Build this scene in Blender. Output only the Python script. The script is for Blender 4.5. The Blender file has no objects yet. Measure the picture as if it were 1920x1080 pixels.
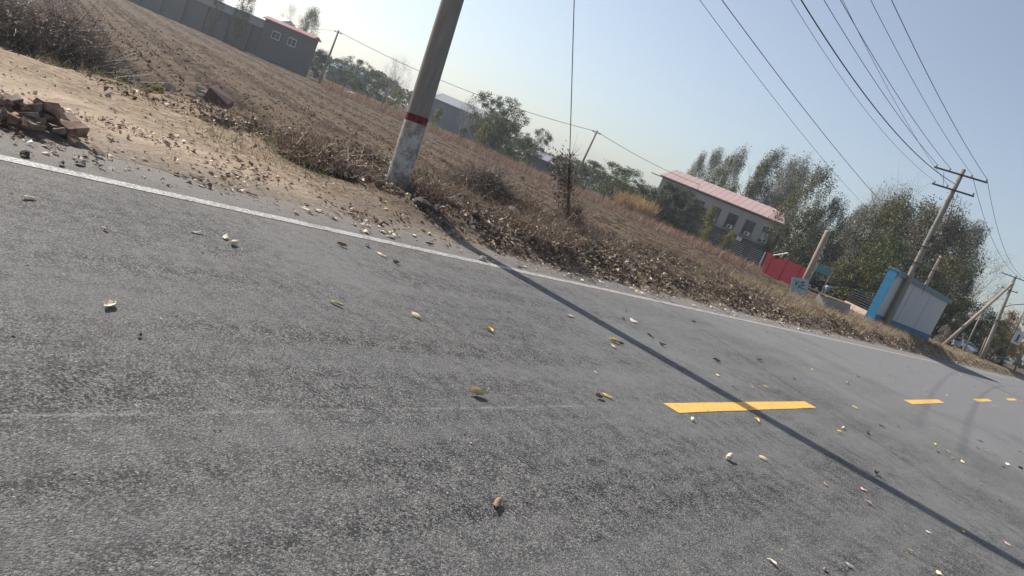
import bpy, math, random
import numpy as np
from mathutils import Vector, Matrix
random.seed(7); rng = np.random.default_rng(11)
R = math.radians
S = bpy.context.scene
COL = S.collection

# ------------------------------------------------------------------ camera, sky, sun, exposure
EYE = np.array([0.0, 0.0, 1.45])
FWD = np.array([-0.60316835, 0.77911476, -0.1707868])
RGT = np.array([0.68684183, 0.61621405, 0.385394])
DWN = np.array([0.40550738, 0.11515395, -0.90680942])
cam = bpy.data.cameras.new('camera'); cam.sensor_width = 36; cam.lens = 26.0
cam.clip_end = 3000; cam.clip_start = 0.05
co = bpy.data.objects.new('camera', cam); COL.objects.link(co)
m3 = Matrix((RGT.tolist(), (-DWN).tolist(), (-FWD).tolist())).transposed()
co.matrix_world = Matrix.Translation(EYE.tolist()) @ m3.to_4x4()
S.camera = co

SUN_EL, SUN_AZ = R(38), R(-91)          # azimuth from +Y towards +X : the sun stands over the field
w = bpy.data.worlds.new('World'); S.world = w; w.use_nodes = True
nt = w.node_tree; bg = nt.nodes['Background']
sky = nt.nodes.new('ShaderNodeTexSky'); sky.sky_type = 'NISHITA'; sky.sun_disc = False
sky.sun_elevation = SUN_EL; sky.sun_rotation = SUN_AZ
sky.air_density = 1.0; sky.dust_density = 1.1; sky.ozone_density = 2.2; sky.altitude = 20
hs_ = nt.nodes.new('ShaderNodeHueSaturation'); hs_.inputs['Saturation'].default_value = .70
nt.links.new(sky.outputs[0], hs_.inputs['Color']); nt.links.new(hs_.outputs[0], bg.inputs[0]); bg.inputs[1].default_value = 0.10
sl = bpy.data.lights.new('sun', 'SUN'); sl.energy = 4.9; sl.angle = R(0.6); sl.color = (1.0, 0.94, 0.86)
so = bpy.data.objects.new('sun', sl); COL.objects.link(so)
sd = Vector((math.sin(SUN_AZ)*math.cos(SUN_EL), math.cos(SUN_AZ)*math.cos(SUN_EL), math.sin(SUN_EL)))
so.rotation_euler = sd.to_track_quat('Z', 'Y').to_euler(); so.location = (-30, 0, 40)
S.view_settings.view_transform = 'Standard'; S.view_settings.look = 'None'
S.view_settings.gamma = 1; S.view_settings.use_curve_mapping = False
S.view_settings.exposure = 0.43

def at(px, py, depth):                  # world point seen at a photo pixel (1920 wide) at a given depth
    return EYE + depth*((px-960)/1387*RGT + (py-540)/1387*DWN + FWD)
def on_ground(px, py, z=0.0):
    q = (px-960)/1387*RGT + (py-540)/1387*DWN + FWD
    return EYE + q*((z-EYE[2])/q[2])

# ------------------------------------------------------------------ noise and terrain height
_perm = rng.random((256, 256))
def vnoise(x, y):
    x = np.asarray(x, float); y = np.asarray(y, float)
    xi = np.floor(x).astype(int); yi = np.floor(y).astype(int); fx = x-xi; fy = y-yi
    fx = fx*fx*(3-2*fx); fy = fy*fy*(3-2*fy)
    g = lambda a, b: _perm[a & 255, b & 255]
    return (g(xi, yi)*(1-fx)+g(xi+1, yi)*fx)*(1-fy)+(g(xi, yi+1)*(1-fx)+g(xi+1, yi+1)*fx)*fy
def fbm(x, y, o=4):
    s = 0; a = .5
    for i in range(o):
        s = s+a*vnoise(x*2**i+17*i, y*2**i+31*i); a *= .5
    return s
def sst(a, b, v):
    t = np.clip((v-a)/(b-a), 0, 1); return t*t*(3-2*t)
FD = (-0.966, 0.259)                    # direction of the plough furrows
def H(x, y):
    x = np.asarray(x, float); y = np.asarray(y, float)
    bank = .05+.16*sst(4.6, 8.0, y)+.16*sst(25, 45, y)
    xs = -6.75-.35*(1-sst(0, 5, y))+.25*(fbm(x*.8, y*.8)-.45)
    up = sst(0, -1.1, x-xs)
    z = bank*up - (bank+.34)*sst(-11.2, -15.0, x)
    lump = up*sst(0, 1.6, y-(6.0+(x+9)*.7))*(1-sst(-11.5, -14, x))
    z = z+lump*.40*np.clip(fbm(x*1.3, y*1.3)-.42, 0, 1)*1.3
    z = z+up*.05*(fbm(x*4, y*4)-.45)
    fld = sst(-13.2, -15.5, x)
    s = x*FD[1]-y*FD[0]
    z = z+fld*(.085*np.sin(s*2*np.pi/.75+5*fbm(x*.25, y*.25))+.22*(fbm(x*2.6, y*2.6, 4)-.45))
    z = z+up*.012
    right = sst(1.75, 2.4, x)
    z = z+right*.05*(fbm(x*2, y*2))
    inside = (x > xs) & (x < 1.75)
    return np.where(inside, -.03, z)
def h1(x, y): return float(H(np.array([x]), np.array([y]))[0])

# ------------------------------------------------------------------ material helpers
def newmat(name):
    m = bpy.data.materials.new(name); m.use_nodes = True
    b = m.node_tree.nodes['Principled BSDF']; return m, m.node_tree, b
def node(t, k, **kw):
    n = t.nodes.new(k)
    for a, v in kw.items():
        if a.startswith('i_'):
            key = a[2:]; key = int(key) if key.isdigit() else key.replace('_', ' ')
            n.inputs[key].default_value = v
        else: setattr(n, a, v)
    return n
def ramp(t, src, stops, interp='LINEAR'):
    n = t.nodes.new('ShaderNodeValToRGB'); n.color_ramp.interpolation = interp
    e = n.color_ramp.elements
    while len(e) < len(stops): e.new(.5)
    for i, (p, c) in enumerate(stops):
        e[i].position = p; e[i].color = (*c, 1) if len(c) == 3 else c
    t.links.new(src, n.inputs[0]); return n.outputs[0]
def g3(v): return (v, v, v)
def mixc(t, f, a, b, mode='MIX'):
    n = t.nodes.new('ShaderNodeMix'); n.data_type = 'RGBA'; n.blend_type = mode
    for sk, v in ((n.inputs[0], f), (n.inputs[6], a), (n.inputs[7], b)):
        if hasattr(v, 'links'): t.links.new(v, sk)
        elif sk == n.inputs[0]: sk.default_value = v
        else: sk.default_value = (*v, 1)
    return n.outputs[2]
def mth(t, op, a, b=None, clamp=False):
    n = t.nodes.new('ShaderNodeMath'); n.operation = op; n.use_clamp = clamp
    for sk, v in ((n.inputs[0], a), (n.inputs[1], b)):
        if v is None: continue
        if hasattr(v, 'links'): t.links.new(v, sk)
        else: sk.default_value = v
    return n.outputs[0]
def coords(t):
    tc = t.nodes.new('ShaderNodeTexCoord'); return tc.outputs['Object']
def worldpos(t):
    g = t.nodes.new('ShaderNodeNewGeometry'); return g.outputs['Position']
def noise(t, vec, scale, detail=4, rough=.55, dist=0):
    n = node(t, 'ShaderNodeTexNoise'); n.inputs['Scale'].default_value = scale
    n.inputs['Detail'].default_value = detail; n.inputs['Roughness'].default_value = rough
    n.inputs['Distortion'].default_value = dist
    t.links.new(vec, n.inputs['Vector']); return n.outputs[0]
def bump(t, b, h, strength, dist):
    n = node(t, 'ShaderNodeBump'); n.inputs['Strength'].default_value = strength; n.inputs['Distance'].default_value = dist
    t.links.new(h, n.inputs['Height']); t.links.new(n.outputs[0], b.inputs['Normal'])
def plain(name, c, rough=.7, var=.15, scale=6, metal=0, bmp=0.0, dirt=None):
    m, t, b = newmat(name); v = coords(t)
    n = noise(t, v, scale, 5, .6)
    lo = tuple(x*(1-var) for x in c); hi = tuple(min(1, x*(1+var)) for x in c)
    col = ramp(t, n, [(.3, lo), (.7, hi)])
    if dirt:
        d = noise(t, v, scale*.45, 6, .7)
        col = mixc(t, ramp(t, d, [(.5, g3(0)), (.68, g3(1))]), col, dirt)
    t.links.new(col, b.inputs['Base Color'])
    b.inputs['Roughness'].default_value = rough; b.inputs['Metallic'].default_value = metal
    if rough > .55: b.inputs['Specular IOR Level'].default_value = .15
    if bmp: bump(t, b, n, .5, bmp)
    return m
def leafy(name, stops, transl=.25, rough=.6):
    m, t, b = newmat(name)
    g = t.nodes.new('ShaderNodeNewGeometry')
    col = ramp(t, g.outputs['Random Per Island'], stops)
    t.links.new(col, b.inputs['Base Color']); b.inputs['Roughness'].default_value = rough
    tr = t.nodes.new('ShaderNodeBsdfTranslucent'); t.links.new(col, tr.inputs[0])
    mx = t.nodes.new('ShaderNodeMixShader'); mx.inputs[0].default_value = transl
    t.links.new(b.outputs[0], mx.inputs[1]); t.links.new(tr.outputs[0], mx.inputs[2])
    t.links.new(mx.outputs[0], t.nodes['Material Output'].inputs[0])
    return m

# ---- asphalt
def asphalt_mat():
    m, t, b = newmat('asphalt'); p = worldpos(t)
    sep = t.nodes.new('ShaderNodeSeparateXYZ'); t.links.new(p, sep.inputs[0]); X, Y = sep.outputs[0], sep.outputs[1]
    vor = node(t, 'ShaderNodeTexVoronoi'); vor.inputs['Scale'].default_value = 135; t.links.new(p, vor.inputs['Vector'])
    stone = ramp(t, vor.outputs['Color'], [(.0, (.065, .063, .061)), (.5, (.140, .137, .132)), (.85, (.25, .238, .22)), (1, (.50, .47, .43))])
    pit = noise(t, p, 62, 6, .78, .5)
    big = noise(t, p, 9, 5, .7)
    pitm = mth(t, 'ADD', pit, mth(t, 'MULTIPLY', mth(t, 'SUBTRACT', big, .5), .35))
    pitf = ramp(t, pitm, [(.46, g3(1)), (.51, g3(0))])
    col = mixc(t, pitf, stone, (.010, .010, .012))
    patch = noise(t, p, .45, 6, .68)
    col = mixc(t, ramp(t, patch, [(.48, g3(0)), (.68, g3(.38))]), col, (.175, .168, .158))
    col = mixc(t, ramp(t, patch, [(.34, g3(.28)), (.46, g3(0))]), col, (.06, .06, .062))
    wv = t.nodes.new('ShaderNodeVectorMath'); wv.operation = 'ADD'; t.links.new(p, wv.inputs[0])
    wn = node(t, 'ShaderNodeTexNoise'); wn.inputs['Scale'].default_value = 1.6; wn.inputs['Detail'].default_value = 6; t.links.new(p, wn.inputs['Vector'])
    t.links.new(wn.outputs['Color'], wv.inputs[1])
    cv = node(t, 'ShaderNodeTexVoronoi', feature='DISTANCE_TO_EDGE'); cv.inputs['Scale'].default_value = .28; t.links.new(wv.outputs[0], cv.inputs['Vector'])
    crk = mth(t, 'MULTIPLY', ramp(t, cv.outputs['Distance'], [(.0, g3(1)), (.0035, g3(0))]), ramp(t, noise(t, p, .5, 3), [(.5, g3(0)), (.6, g3(.75))]))
    col = mixc(t, crk, col, (.03, .03, .03))
    # polished, dust-filled wheel paths along the road, smoother towards the right lane
    sc = node(t, 'ShaderNodeMapping'); sc.inputs['Scale'].default_value = (1.6, .09, 1); t.links.new(p, sc.inputs['Vector'])
    st = noise(t, sc.outputs[0], 1.3, 4, .6)
    col = mixc(t, ramp(t, st, [(.44, g3(0)), (.62, g3(.42))]), col, (.17, .168, .165))
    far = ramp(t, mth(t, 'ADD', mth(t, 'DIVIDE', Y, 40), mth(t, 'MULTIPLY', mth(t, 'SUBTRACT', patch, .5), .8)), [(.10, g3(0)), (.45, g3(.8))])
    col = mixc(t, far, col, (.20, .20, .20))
    # brown field dust over the shoulder beyond the edge line
    e = mth(t, 'ADD', mth(t, 'MULTIPLY', mth(t, 'SUBTRACT', noise(t, p, 1.7, 6, .7), .5), 1.6), mth(t, 'MULTIPLY', X, -1))
    dm = ramp(t, mth(t, 'DIVIDE', e, 10), [(.53, g3(0)), (.60, g3(.22)), (.70, g3(.72))])
    col = mixc(t, dm, col, (.235, .20, .165))
    dl = ramp(t, mth(t, 'DIVIDE', mth(t, 'SUBTRACT', mth(t, 'MULTIPLY', X, -1), Y), 10), [(.1, g3(0)), (.6, g3(.25))])
    col = mixc(t, dl, col, (.21, .185, .16))
    # faint pale seam where the centre line was never repainted
    sm = mth(t, 'ABSOLUTE', mth(t, 'ADD', X, 2.46))
    smf = mth(t, 'MULTIPLY', ramp(t, mth(t, 'MULTIPLY', sm, 28), [(0.0, g3(.5)), (.5, g3(0))]), ramp(t, mth(t, 'DIVIDE', Y, 10), [(.42, g3(1)), (.5, g3(0))]))
    smf = mth(t, 'MULTIPLY', smf, ramp(t, noise(t, p, 14, 3), [(.42, g3(0)), (.55, g3(1))]))
    col = mixc(t, smf, col, (.33, .32, .30))
    t.links.new(col, b.inputs['Base Color'])
    b.inputs['Roughness'].default_value = .82; b.inputs['Specular IOR Level'].default_value = .35
    hh = mth(t, 'ADD', mth(t, 'MULTIPLY', pit, 1.2), mth(t, 'MULTIPLY', vor.outputs['Distance'], -.7))
    bump(t, b, hh, .9, .008)
    return m
ASPH = asphalt_mat()
def paint_mat(name, c, worn):
    m, t, b = newmat(name); p = worldpos(t)
    n = noise(t, p, 38, 6, .75); n2 = noise(t, p, 3, 5, .7)
    f = ramp(t, mth(t, 'ADD', n, mth(t, 'MULTIPLY', n2, .35)), [(worn-.05, g3(1)), (worn+.05, g3(0))])
    col = mixc(t, f, c, (.13, .128, .125))
    pit = noise(t, p, 62, 6, .78, .5)
    col = mixc(t, ramp(t, pit, [(.40, g3(.85)), (.46, g3(0))]), col, (.05, .05, .05))
    col = mixc(t, ramp(t, n2, [(.4, g3(0)), (.75, g3(.25))]), col, tuple(.7*x for x in c))
    t.links.new(col, b.inputs['Base Color']); b.inputs['Roughness'].default_value = .7
    bump(t, b, n, .4, .004); return m
WHITE_PAINT = paint_mat('white_road_paint', (.46, .445, .41), .66)
YELLOW_PAINT = paint_mat('yellow_road_paint', (.80, .46, .10), .55)

def ground_mat():
    m, t, b = newmat('soil'); p = worldpos(t)
    sep = t.nodes.new('ShaderNodeSeparateXYZ'); t.links.new(p, sep.inputs[0]); X, Y = sep.outputs[0], sep.outputs[1]
    n1 = noise(t, p, 1.1, 6, .65); n2 = noise(t, p, 9, 6, .7); n3 = noise(t, p, 40, 4, .7)
    # ploughed field
    fm = node(t, 'ShaderNodeMapping', vector_type='TEXTURE'); fm.inputs['Rotation'].default_value = (0, 0, R(-15)); fm.inputs['Scale'].default_value = (5, 1, 1); t.links.new(p, fm.inputs['Vector'])
    fn = noise(t, fm.outputs[0], 2.6, 5, .7)
    field = ramp(t, fn, [(.36, (.034, .020, .013)), (.5, (.070, .048, .033)), (.64, (.150, .106, .073))])
    fs = t.nodes.new('ShaderNodeSeparateXYZ'); t.links.new(fm.outputs[0], fs.inputs[0])
    rows = mth(t, 'SINE', mth(t, 'ADD', mth(t, 'MULTIPLY', fs.outputs[1], 2*math.pi/.75), mth(t, 'MULTIPLY', n1, 7)))
    rows2 = mth(t, 'SINE', mth(t, 'ADD', mth(t, 'MULTIPLY', fs.outputs[1], 2*math.pi/3.7), mth(t, 'MULTIPLY', n1, 4)))
    rr_ = mth(t, 'ADD', mth(t, 'MULTIPLY', rows, .5), mth(t, 'MULTIPLY', rows2, .5))
    field = mixc(t, ramp(t, rr_, [(.0, g3(0)), (.6, g3(.7))]), field, (.160, .117, .082))
    field = mixc(t, ramp(t, rr_, [(.15, g3(0)), (.5, g3(.0))]), field, (.04, .026, .018))
    field = mixc(t, ramp(t, mth(t, 'MULTIPLY', rr_, -1), [(.15, g3(0)), (.7, g3(.75))]), field, (.028, .017, .012))  # dark rows paint furrow shade into the soil colour, beside the straw-pale ones
    field = mixc(t, ramp(t, n2, [(.45, g3(0)), (.62, g3(.75))]), field, (.05, .034, .024))
    field = mixc(t, ramp(t, n3, [(.58, g3(0)), (.66, g3(.6))]), field, (.34, .26, .18))
    # greenish fringe near the track
    gm = ramp(t, mth(t, 'ADD', mth(t, 'DIVIDE', mth(t, 'ADD', mth(t, 'ABSOLUTE', mth(t, 'ADD', X, 14.5)), mth(t, 'ABSOLUTE', mth(t, 'SUBTRACT', Y, 10))), 10), mth(t, 'MULTIPLY', mth(t, 'SUBTRACT', n1, .5), .9)), [(.2, g3(.55)), (.5, g3(0))])
    field = mixc(t, gm, field, (.15, .135, .065))
    # far flat bund band crossing the field, smoother soil
    # sandy track
    tm = node(t, 'ShaderNodeMapping', vector_type='TEXTURE'); tm.inputs['Rotation'].default_value = (0, 0, R(30)); tm.inputs['Scale'].default_value = (.8, 3.2, 1); t.links.new(p, tm.inputs['Vector'])
    tn = noise(t, tm.outputs[0], 3.2, 6, .7, .6)
    track = ramp(t, tn, [(.3, (.25, .185, .13)), (.5, (.43, .33, .24)), (.7, (.53, .42, .32))])
    track = mixc(t, ramp(t, n2, [(.5, g3(0)), (.72, g3(.45))]), track, (.24, .19, .14))
    track = mixc(t, ramp(t, n3, [(.62, g3(0)), (.70, g3(.5))]), track, (.14, .11, .085))
    # bank of litter and dark soil
    bank = ramp(t, n2, [(.3, (.055, .04, .03)), (.5, (.12, .088, .064)), (.72, (.24, .185, .13))])
    xs = mth(t, 'MULTIPLY', X, -1)
    wob = mth(t, 'MULTIPLY', mth(t, 'SUBTRACT', n1, .5), 3.0)
    fmask = ramp(t, mth(t, 'DIVIDE', mth(t, 'ADD', xs, wob), 20), [(.60, g3(0)), (.70, g3(1))])
    # track mask : close to the camera, narrowing towards the pole
    lim = mth(t, 'SUBTRACT', 12.6, mth(t, 'MULTIPLY', Y, .92))
    tmask = ramp(t, mth(t, 'DIVIDE', mth(t, 'ADD', mth(t, 'SUBTRACT', lim, xs), mth(t, 'MULTIPLY', wob, .35)), 2), [(.0, g3(0)), (.35, g3(1))])
    col = mixc(t, fmask, bank, field)
    col = mixc(t, tmask, col, track)
    near = ramp(t, mth(t, 'DIVIDE', mth(t, 'ADD', Y, wob), 10), [(.5, g3(1)), (.75, g3(0))])
    col = mixc(t, mth(t, 'MULTIPLY', near, mth(t, 'SUBTRACT', 1.0, fmask)), col, mixc(t, ramp(t, n2, [(.4, g3(0)), (.6, g3(1))]), (.20, .15, .10), (.39, .30, .21)))
    col = mixc(t, tmask, col, track)
    # strip of dust immediately beside the asphalt
    sm = ramp(t, mth(t, 'DIVIDE', mth(t, 'ADD', xs, mth(t, 'MULTIPLY', wob, .3)), 10), [(.70, g3(1)), (.78, g3(0))])
    col = mixc(t, sm, col, mixc(t, ramp(t, n2, [(.4, g3(0)), (.65, g3(1))]), (.29, .24, .185), (.17, .14, .115)))
    t.links.new(col, b.inputs['Base Color']); b.inputs['Roughness'].default_value = .95
    b.inputs['Specular IOR Level'].default_value = .1
    hh = mth(t, 'ADD', n2, mth(t, 'MULTIPLY', n3, .4)); bump(t, b, hh, .8, .05)
    return m
SOIL = ground_mat()

# ------------------------------------------------------------------ mesh helpers
def raw(name, V, Fc, mats, parent=None, midx=None, smooth=False):
    me = bpy.data.meshes.new(name)
    V = np.asarray(V, np.float32); n = len(V)
    if isinstance(Fc, np.ndarray):
        k = Fc.shape[1]; fl = Fc.ravel().astype(np.int32); nf = len(Fc)
        st = np.arange(nf, dtype=np.int32)*k; tot = np.full(nf, k, np.int32)
    else:
        fl = np.array([i for f in Fc for i in f], np.int32); nf = len(Fc)
        tot = np.array([len(f) for f in Fc], np.int32); st = np.concatenate([[0], np.cumsum(tot)[:-1]]).astype(np.int32)
    me.vertices.add(n); me.vertices.foreach_set('co', V.ravel())
    me.loops.add(len(fl)); me.loops.foreach_set('vertex_index', fl)
    me.polygons.add(nf); me.polygons.foreach_set('loop_start', st); me.polygons.foreach_set('loop_total', tot)
    if midx is not None: me.polygons.foreach_set('material_index', np.asarray(midx, np.int32))
    me.polygons.foreach_set('use_smooth', np.full(nf, smooth, bool))
    for mm in (mats if isinstance(mats, (list, tuple)) else [mats]): me.materials.append(mm)
    me.update(calc_edges=True); me.validate()
    o = bpy.data.objects.new(name, me); COL.objects.link(o)
    if parent: o.parent = parent
    return o
class MB:
    def __init__(s): s.v = []; s.f = []
    def add(s, vs, fs):
        b = len(s.v); s.v += [tuple(map(float, v)) for v in vs]; s.f += [tuple(i+b for i in f) for f in fs]; return s
    def box(s, c, d, rz=0, rx=0, ry=0, jit=0, taper=1.0):
        M = Matrix.Rotation(rz, 3, 'Z') @ Matrix.Rotation(rx, 3, 'X') @ Matrix.Rotation(ry, 3, 'Y')
        vs = []
        for k in (-1, 1):
            for (i, j) in ((-1, -1), (1, -1), (1, 1), (-1, 1)):
                q = Vector((i*d[0]/2*(taper if k > 0 else 1)+random.uniform(-jit, jit), j*d[1]/2*(taper if k > 0 else 1)+random.uniform(-jit, jit), k*d[2]/2+random.uniform(-jit, jit)))
                vs.append(M @ q+Vector(c))
        return s.add(vs, [(3, 2, 1, 0), (4, 5, 6, 7), (0, 1, 5, 4), (1, 2, 6, 5), (2, 3, 7, 6), (3, 0, 4, 7)])
    def tube(s, pts, rad, n=8, cap=True):
        pts = [Vector(p) for p in pts]; m = len(pts)
        if not hasattr(rad, '__len__'): rad = [rad]*m
        up = None; vs = []
        for i, p in enumerate(pts):
            d = (pts[min(i+1, m-1)]-pts[max(i-1, 0)]).normalized()
            if up is None: up = Vector((0, 0, 1)) if abs(d.z) < .9 else Vector((1, 0, 0))
            a = d.cross(up).normalized(); b2 = a.cross(d).normalized(); up = b2
            for k in range(n):
                t = 2*math.pi*k/n; vs.append(p+(a*math.cos(t)+b2*math.sin(t))*rad[i])
        fs = [(i*n+k, i*n+(k+1) % n, (i+1)*n+(k+1) % n, (i+1)*n+k) for i in range(m-1) for k in range(n)]
        if cap: fs += [tuple(range(n))[::-1], tuple(range((m-1)*n, m*n))]
        return s.add(vs, fs)
    def build(s, name, mat, parent=None, smooth=False, bevel=0):
        o = raw(name, s.v, s.f, mat, parent, smooth=smooth)
        if bevel:
            md = o.modifiers.new('bevel', 'BEVEL'); md.width = bevel; md.segments = 2; md.limit_method = 'ANGLE'
        return o
def tag(o, label=None, cat=None, group=None, kind=None):
    if label: o['label'] = label
    if cat: o['category'] = cat
    if group: o['group'] = group
    if kind: o['kind'] = kind
    return o
def thing(name, loc, label, cat, group=None, rz=0):
    o = bpy.data.objects.new(name, None); COL.objects.link(o); o.location = [float(a) for a in loc]; o.rotation_euler[2] = rz
    o.empty_display_size = .2
    return tag(o, label, cat, group)
def copy_tree(o, parent=None):
    c = o.copy(); COL.objects.link(c); c.parent = parent
    for ch in [q for q in bpy.data.objects if q.parent == o]: copy_tree(ch, c)
    return c

def cards(name, P, size, mats, parent=None, flat=.35, aspect=.5, curl=.35, up=None):
    """many small folded leaves: two triangles each"""
    P = np.asarray(P, float); N = len(P); size = np.broadcast_to(size, (N,))
    a = rng.random(N)*2*np.pi
    u = np.stack([np.cos(a), np.sin(a), rng.normal(0, flat, N)], 1); u /= np.linalg.norm(u, axis=1)[:, None]
    if up is not None:
        u = u*(1-up)+np.array([0, 0, 1])*up*rng.choice([-1, 1], N)[:, None]; u /= np.linalg.norm(u, axis=1)[:, None]
    r = rng.normal(0, 1, (N, 3))*[flat, flat, .2]+[0, 0, 1]
    v = np.cross(r, u); v /= np.linalg.norm(v, axis=1)[:, None]; n = np.cross(u, v)
    s = size[:, None]; asp = aspect*(.7+.6*rng.random(N))[:, None]; k = (rng.random(N)[:, None]*curl)
    p0 = P-u*s*.5; p2 = P+u*s*.5+n*s*k*.6; p1 = P+v*s*asp*.5+n*s*k; p3 = P-v*s*asp*.5+n*s*k*.8
    V = np.stack([p0, p1, p2, p3], 1).reshape(-1, 3)
    b = np.arange(N)*4
    Fc = np.concatenate([np.stack([b, b+1, b+2], 1), np.stack([b, b+2, b+3], 1)])
    return raw(name, V, Fc, mats, parent)
def strips(name, P, D, L, W, mats, parent=None, seg=3, bend=.4):
    """many thin bent blades or twigs"""
    P = np.asarray(P, float); N = len(P); D = D/np.linalg.norm(D, axis=1)[:, None]
    side = np.cross(D, rng.normal(0, 1, (N, 3))); side /= np.linalg.norm(side, axis=1)[:, None]
    bd = rng.normal(0, 1, (N, 3))*bend; L = np.broadcast_to(L, (N,))[:, None]; W = np.broadcast_to(W, (N,))[:, None]
    rows = []
    for i in range(seg+1):
        t = i/seg; c = P+D*L*t+bd*L*t*t*.5
        ww = W*(1-.75*t); rows += [c-side*ww*.5, c+side*ww*.5]
    V = np.stack(rows, 1).reshape(-1, 3); k = 2*(seg+1); b = np.arange(N)*k
    Fc = np.concatenate([np.stack([b+2*i, b+2*i+1, b+2*i+3, b+2*i+2], 1) for i in range(seg)])
    return raw(name, V, Fc, mats, parent)

STONEG = plain('pebble', (.33, .28, .22), .9, .4, 8)
# ------------------------------------------------------------------ ground sheet
def axis(lo, hi, dlo, dhi, d0, grow, ext):
    mid = list(np.arange(dlo, dhi, d0)); s = d0; x = dhi; up = []
    while x < hi: up.append(x); s *= grow; x += s
    s = d0; x = dlo-d0; dn = []
    while x > lo: dn.append(x); s *= grow; x -= s
    return np.array([lo]+dn[::-1]+mid+up+[hi])
gx = axis(-620, 120, -13.5, -6.2, .075, 1.018, 0)
gy = axis(-60, 620, .0, 24, .085, 1.016, 0)
XX, YY = np.meshgrid(gx, gy, indexing='ij')
ZZ = H(XX, YY)
V = np.stack([XX, YY, ZZ], -1).reshape(-1, 3); nx, ny = len(gx), len(gy)
ii = np.arange((nx-1)*(ny-1)); i, j = ii//(ny-1), ii % (ny-1)
Fc = np.stack([i*ny+j, (i+1)*ny+j, (i+1)*ny+j+1, i*ny+j+1], 1)
ground = tag(raw('ground', V, Fc, SOIL, smooth=True), kind='structure')
print('ground verts', len(V))

# road with markings
yb = np.concatenate([np.arange(-60, 60, 1.0), np.geomspace(60, 620, 30)])
xb = np.array([-7.3, 2.1])
V = [(x, y, 0) for y in yb for x in xb]; n = len(yb)
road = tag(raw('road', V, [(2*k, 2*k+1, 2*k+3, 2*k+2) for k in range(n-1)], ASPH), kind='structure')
def strip(name, x0, x1, y0, y1, mat, z=.004, seg=1.0):
    ys = np.arange(y0, y1+1e-6, seg) if y1-y0 > seg else np.array([y0, y1])
    if ys[-1] < y1-1e-3: ys = np.append(ys, y1)
    jit = lambda: random.uniform(-.004, .004)
    return raw(name, [(x+jit(), y, z) for y in ys for x in (x0, x1)], [(2*k, 2*k+1, 2*k+3, 2*k+2) for k in range(len(ys)-1)], mat, road)
strip('edge_line', -6.08, -5.93, -40, 400, WHITE_PAINT)
strip('edge_line', 1.15, 1.30, -40, 400, WHITE_PAINT)
for k in range(24):
    y0 = 5.72+9.9*k; strip('centre_dash', -2.48, -2.32, y0, y0+3.85, YELLOW_PAINT, seg=.5)

# ------------------------------------------------------------------ common materials
def concrete_pole_mat(name='pole_concrete', wash=False, c=(.24, .215, .185)):
    m, t, b = newmat(name); v = coords(t)
    mp = node(t, 'ShaderNodeMapping'); mp.inputs['Scale'].default_value = (6, 6, .8); t.links.new(v, mp.inputs['Vector'])
    n = noise(t, mp.outputs[0], 2.2, 6, .65); n2 = noise(t, v, 30, 5, .7)
    col = ramp(t, n, [(.3, tuple(.8*x for x in c)), (.7, tuple(1.15*x for x in c))])
    col = mixc(t, ramp(t, n2, [(.55, g3(0)), (.75, g3(.4))]), col, tuple(.6*x for x in c))
    if wash:
        sep = t.nodes.new('ShaderNodeSeparateXYZ'); t.links.new(v, sep.inputs[0])
        z = sep.outputs[2]
        pe = noise(t, v, 7, 7, .72)
        w1 = mth(t, 'SUBTRACT', pe, mth(t, 'MULTIPLY', mth(t, 'ABSOLUTE', mth(t, 'SUBTRACT', z, .65)), .05))
        f = mth(t, 'MULTIPLY', ramp(t, w1, [(.41, g3(0)), (.56, g3(.75))]), ramp(t, z, [(.985, g3(1)), (1.0, g3(1))]))
        top = mth(t, 'LESS_THAN', z, 1.05)
        col = mixc(t, mth(t, 'MULTIPLY', f, top), col, (.50, .49, .47))
        grime = mth(t, 'MULTIPLY', ramp(t, mth(t, 'ADD', mth(t, 'MULTIPLY', z, 1.0), noise(t, v, 9, 5)), [(.45, g3(.75)), (.85, g3(0))]), 1.0)
        col = mixc(t, grime, col, (.13, .11, .09))
    t.links.new(col, b.inputs['Base Color']); b.inputs['Roughness'].default_value = .85
    bump(t, b, mth(t, 'ADD', n, mth(t, 'MULTIPLY', n2, .6)), .5, .01); return m
POLE = concrete_pole_mat(); POLE_WASH = concrete_pole_mat('whitewashed_pole', True, (.205, .19, .17))
POLE_TAN = concrete_pole_mat('tan_pole', c=(.29, .23, .17))
RED_BAND = plain('red_band', (.14, .022, .025), .8, .35, 18, dirt=(.15, .11, .09))
DARK_METAL = plain('dark_metal', (.045, .04, .04), .5, .3, 20)
GALV = plain('galvanised', (.25, .25, .25), .45, .2, 10, metal=.4)
PORC = plain('porcelain', (.16, .12, .10), .3, .2, 10)
CABLE = plain('cable_black', (.03, .03, .035), .6, .2, 10)
WIRE = plain('wire_grey', (.12, .12, .13), .55, .2, 10)
WHITE_W = plain('white_coat', (.58, .62, .62), .4, .08, 2)
GLASS = plain('dark_glass', (.04, .05, .06), .12, .2, 3)
RUBBER = plain('rubber', (.02, .02, .02), .8, .1, 9)
BARK = plain('bark', (.16, .125, .095), .9, .35, 12, bmp=.01)
BARK_PALE = plain('pale_bark', (.34, .32, .29), .85, .3, 12)
CONC = plain('concrete', (.33, .31, .28), .9, .2, 6, bmp=.01, dirt=(.2, .17, .14))

def prof(pts, n=9):                       # smooth taper helper
    return pts

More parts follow.
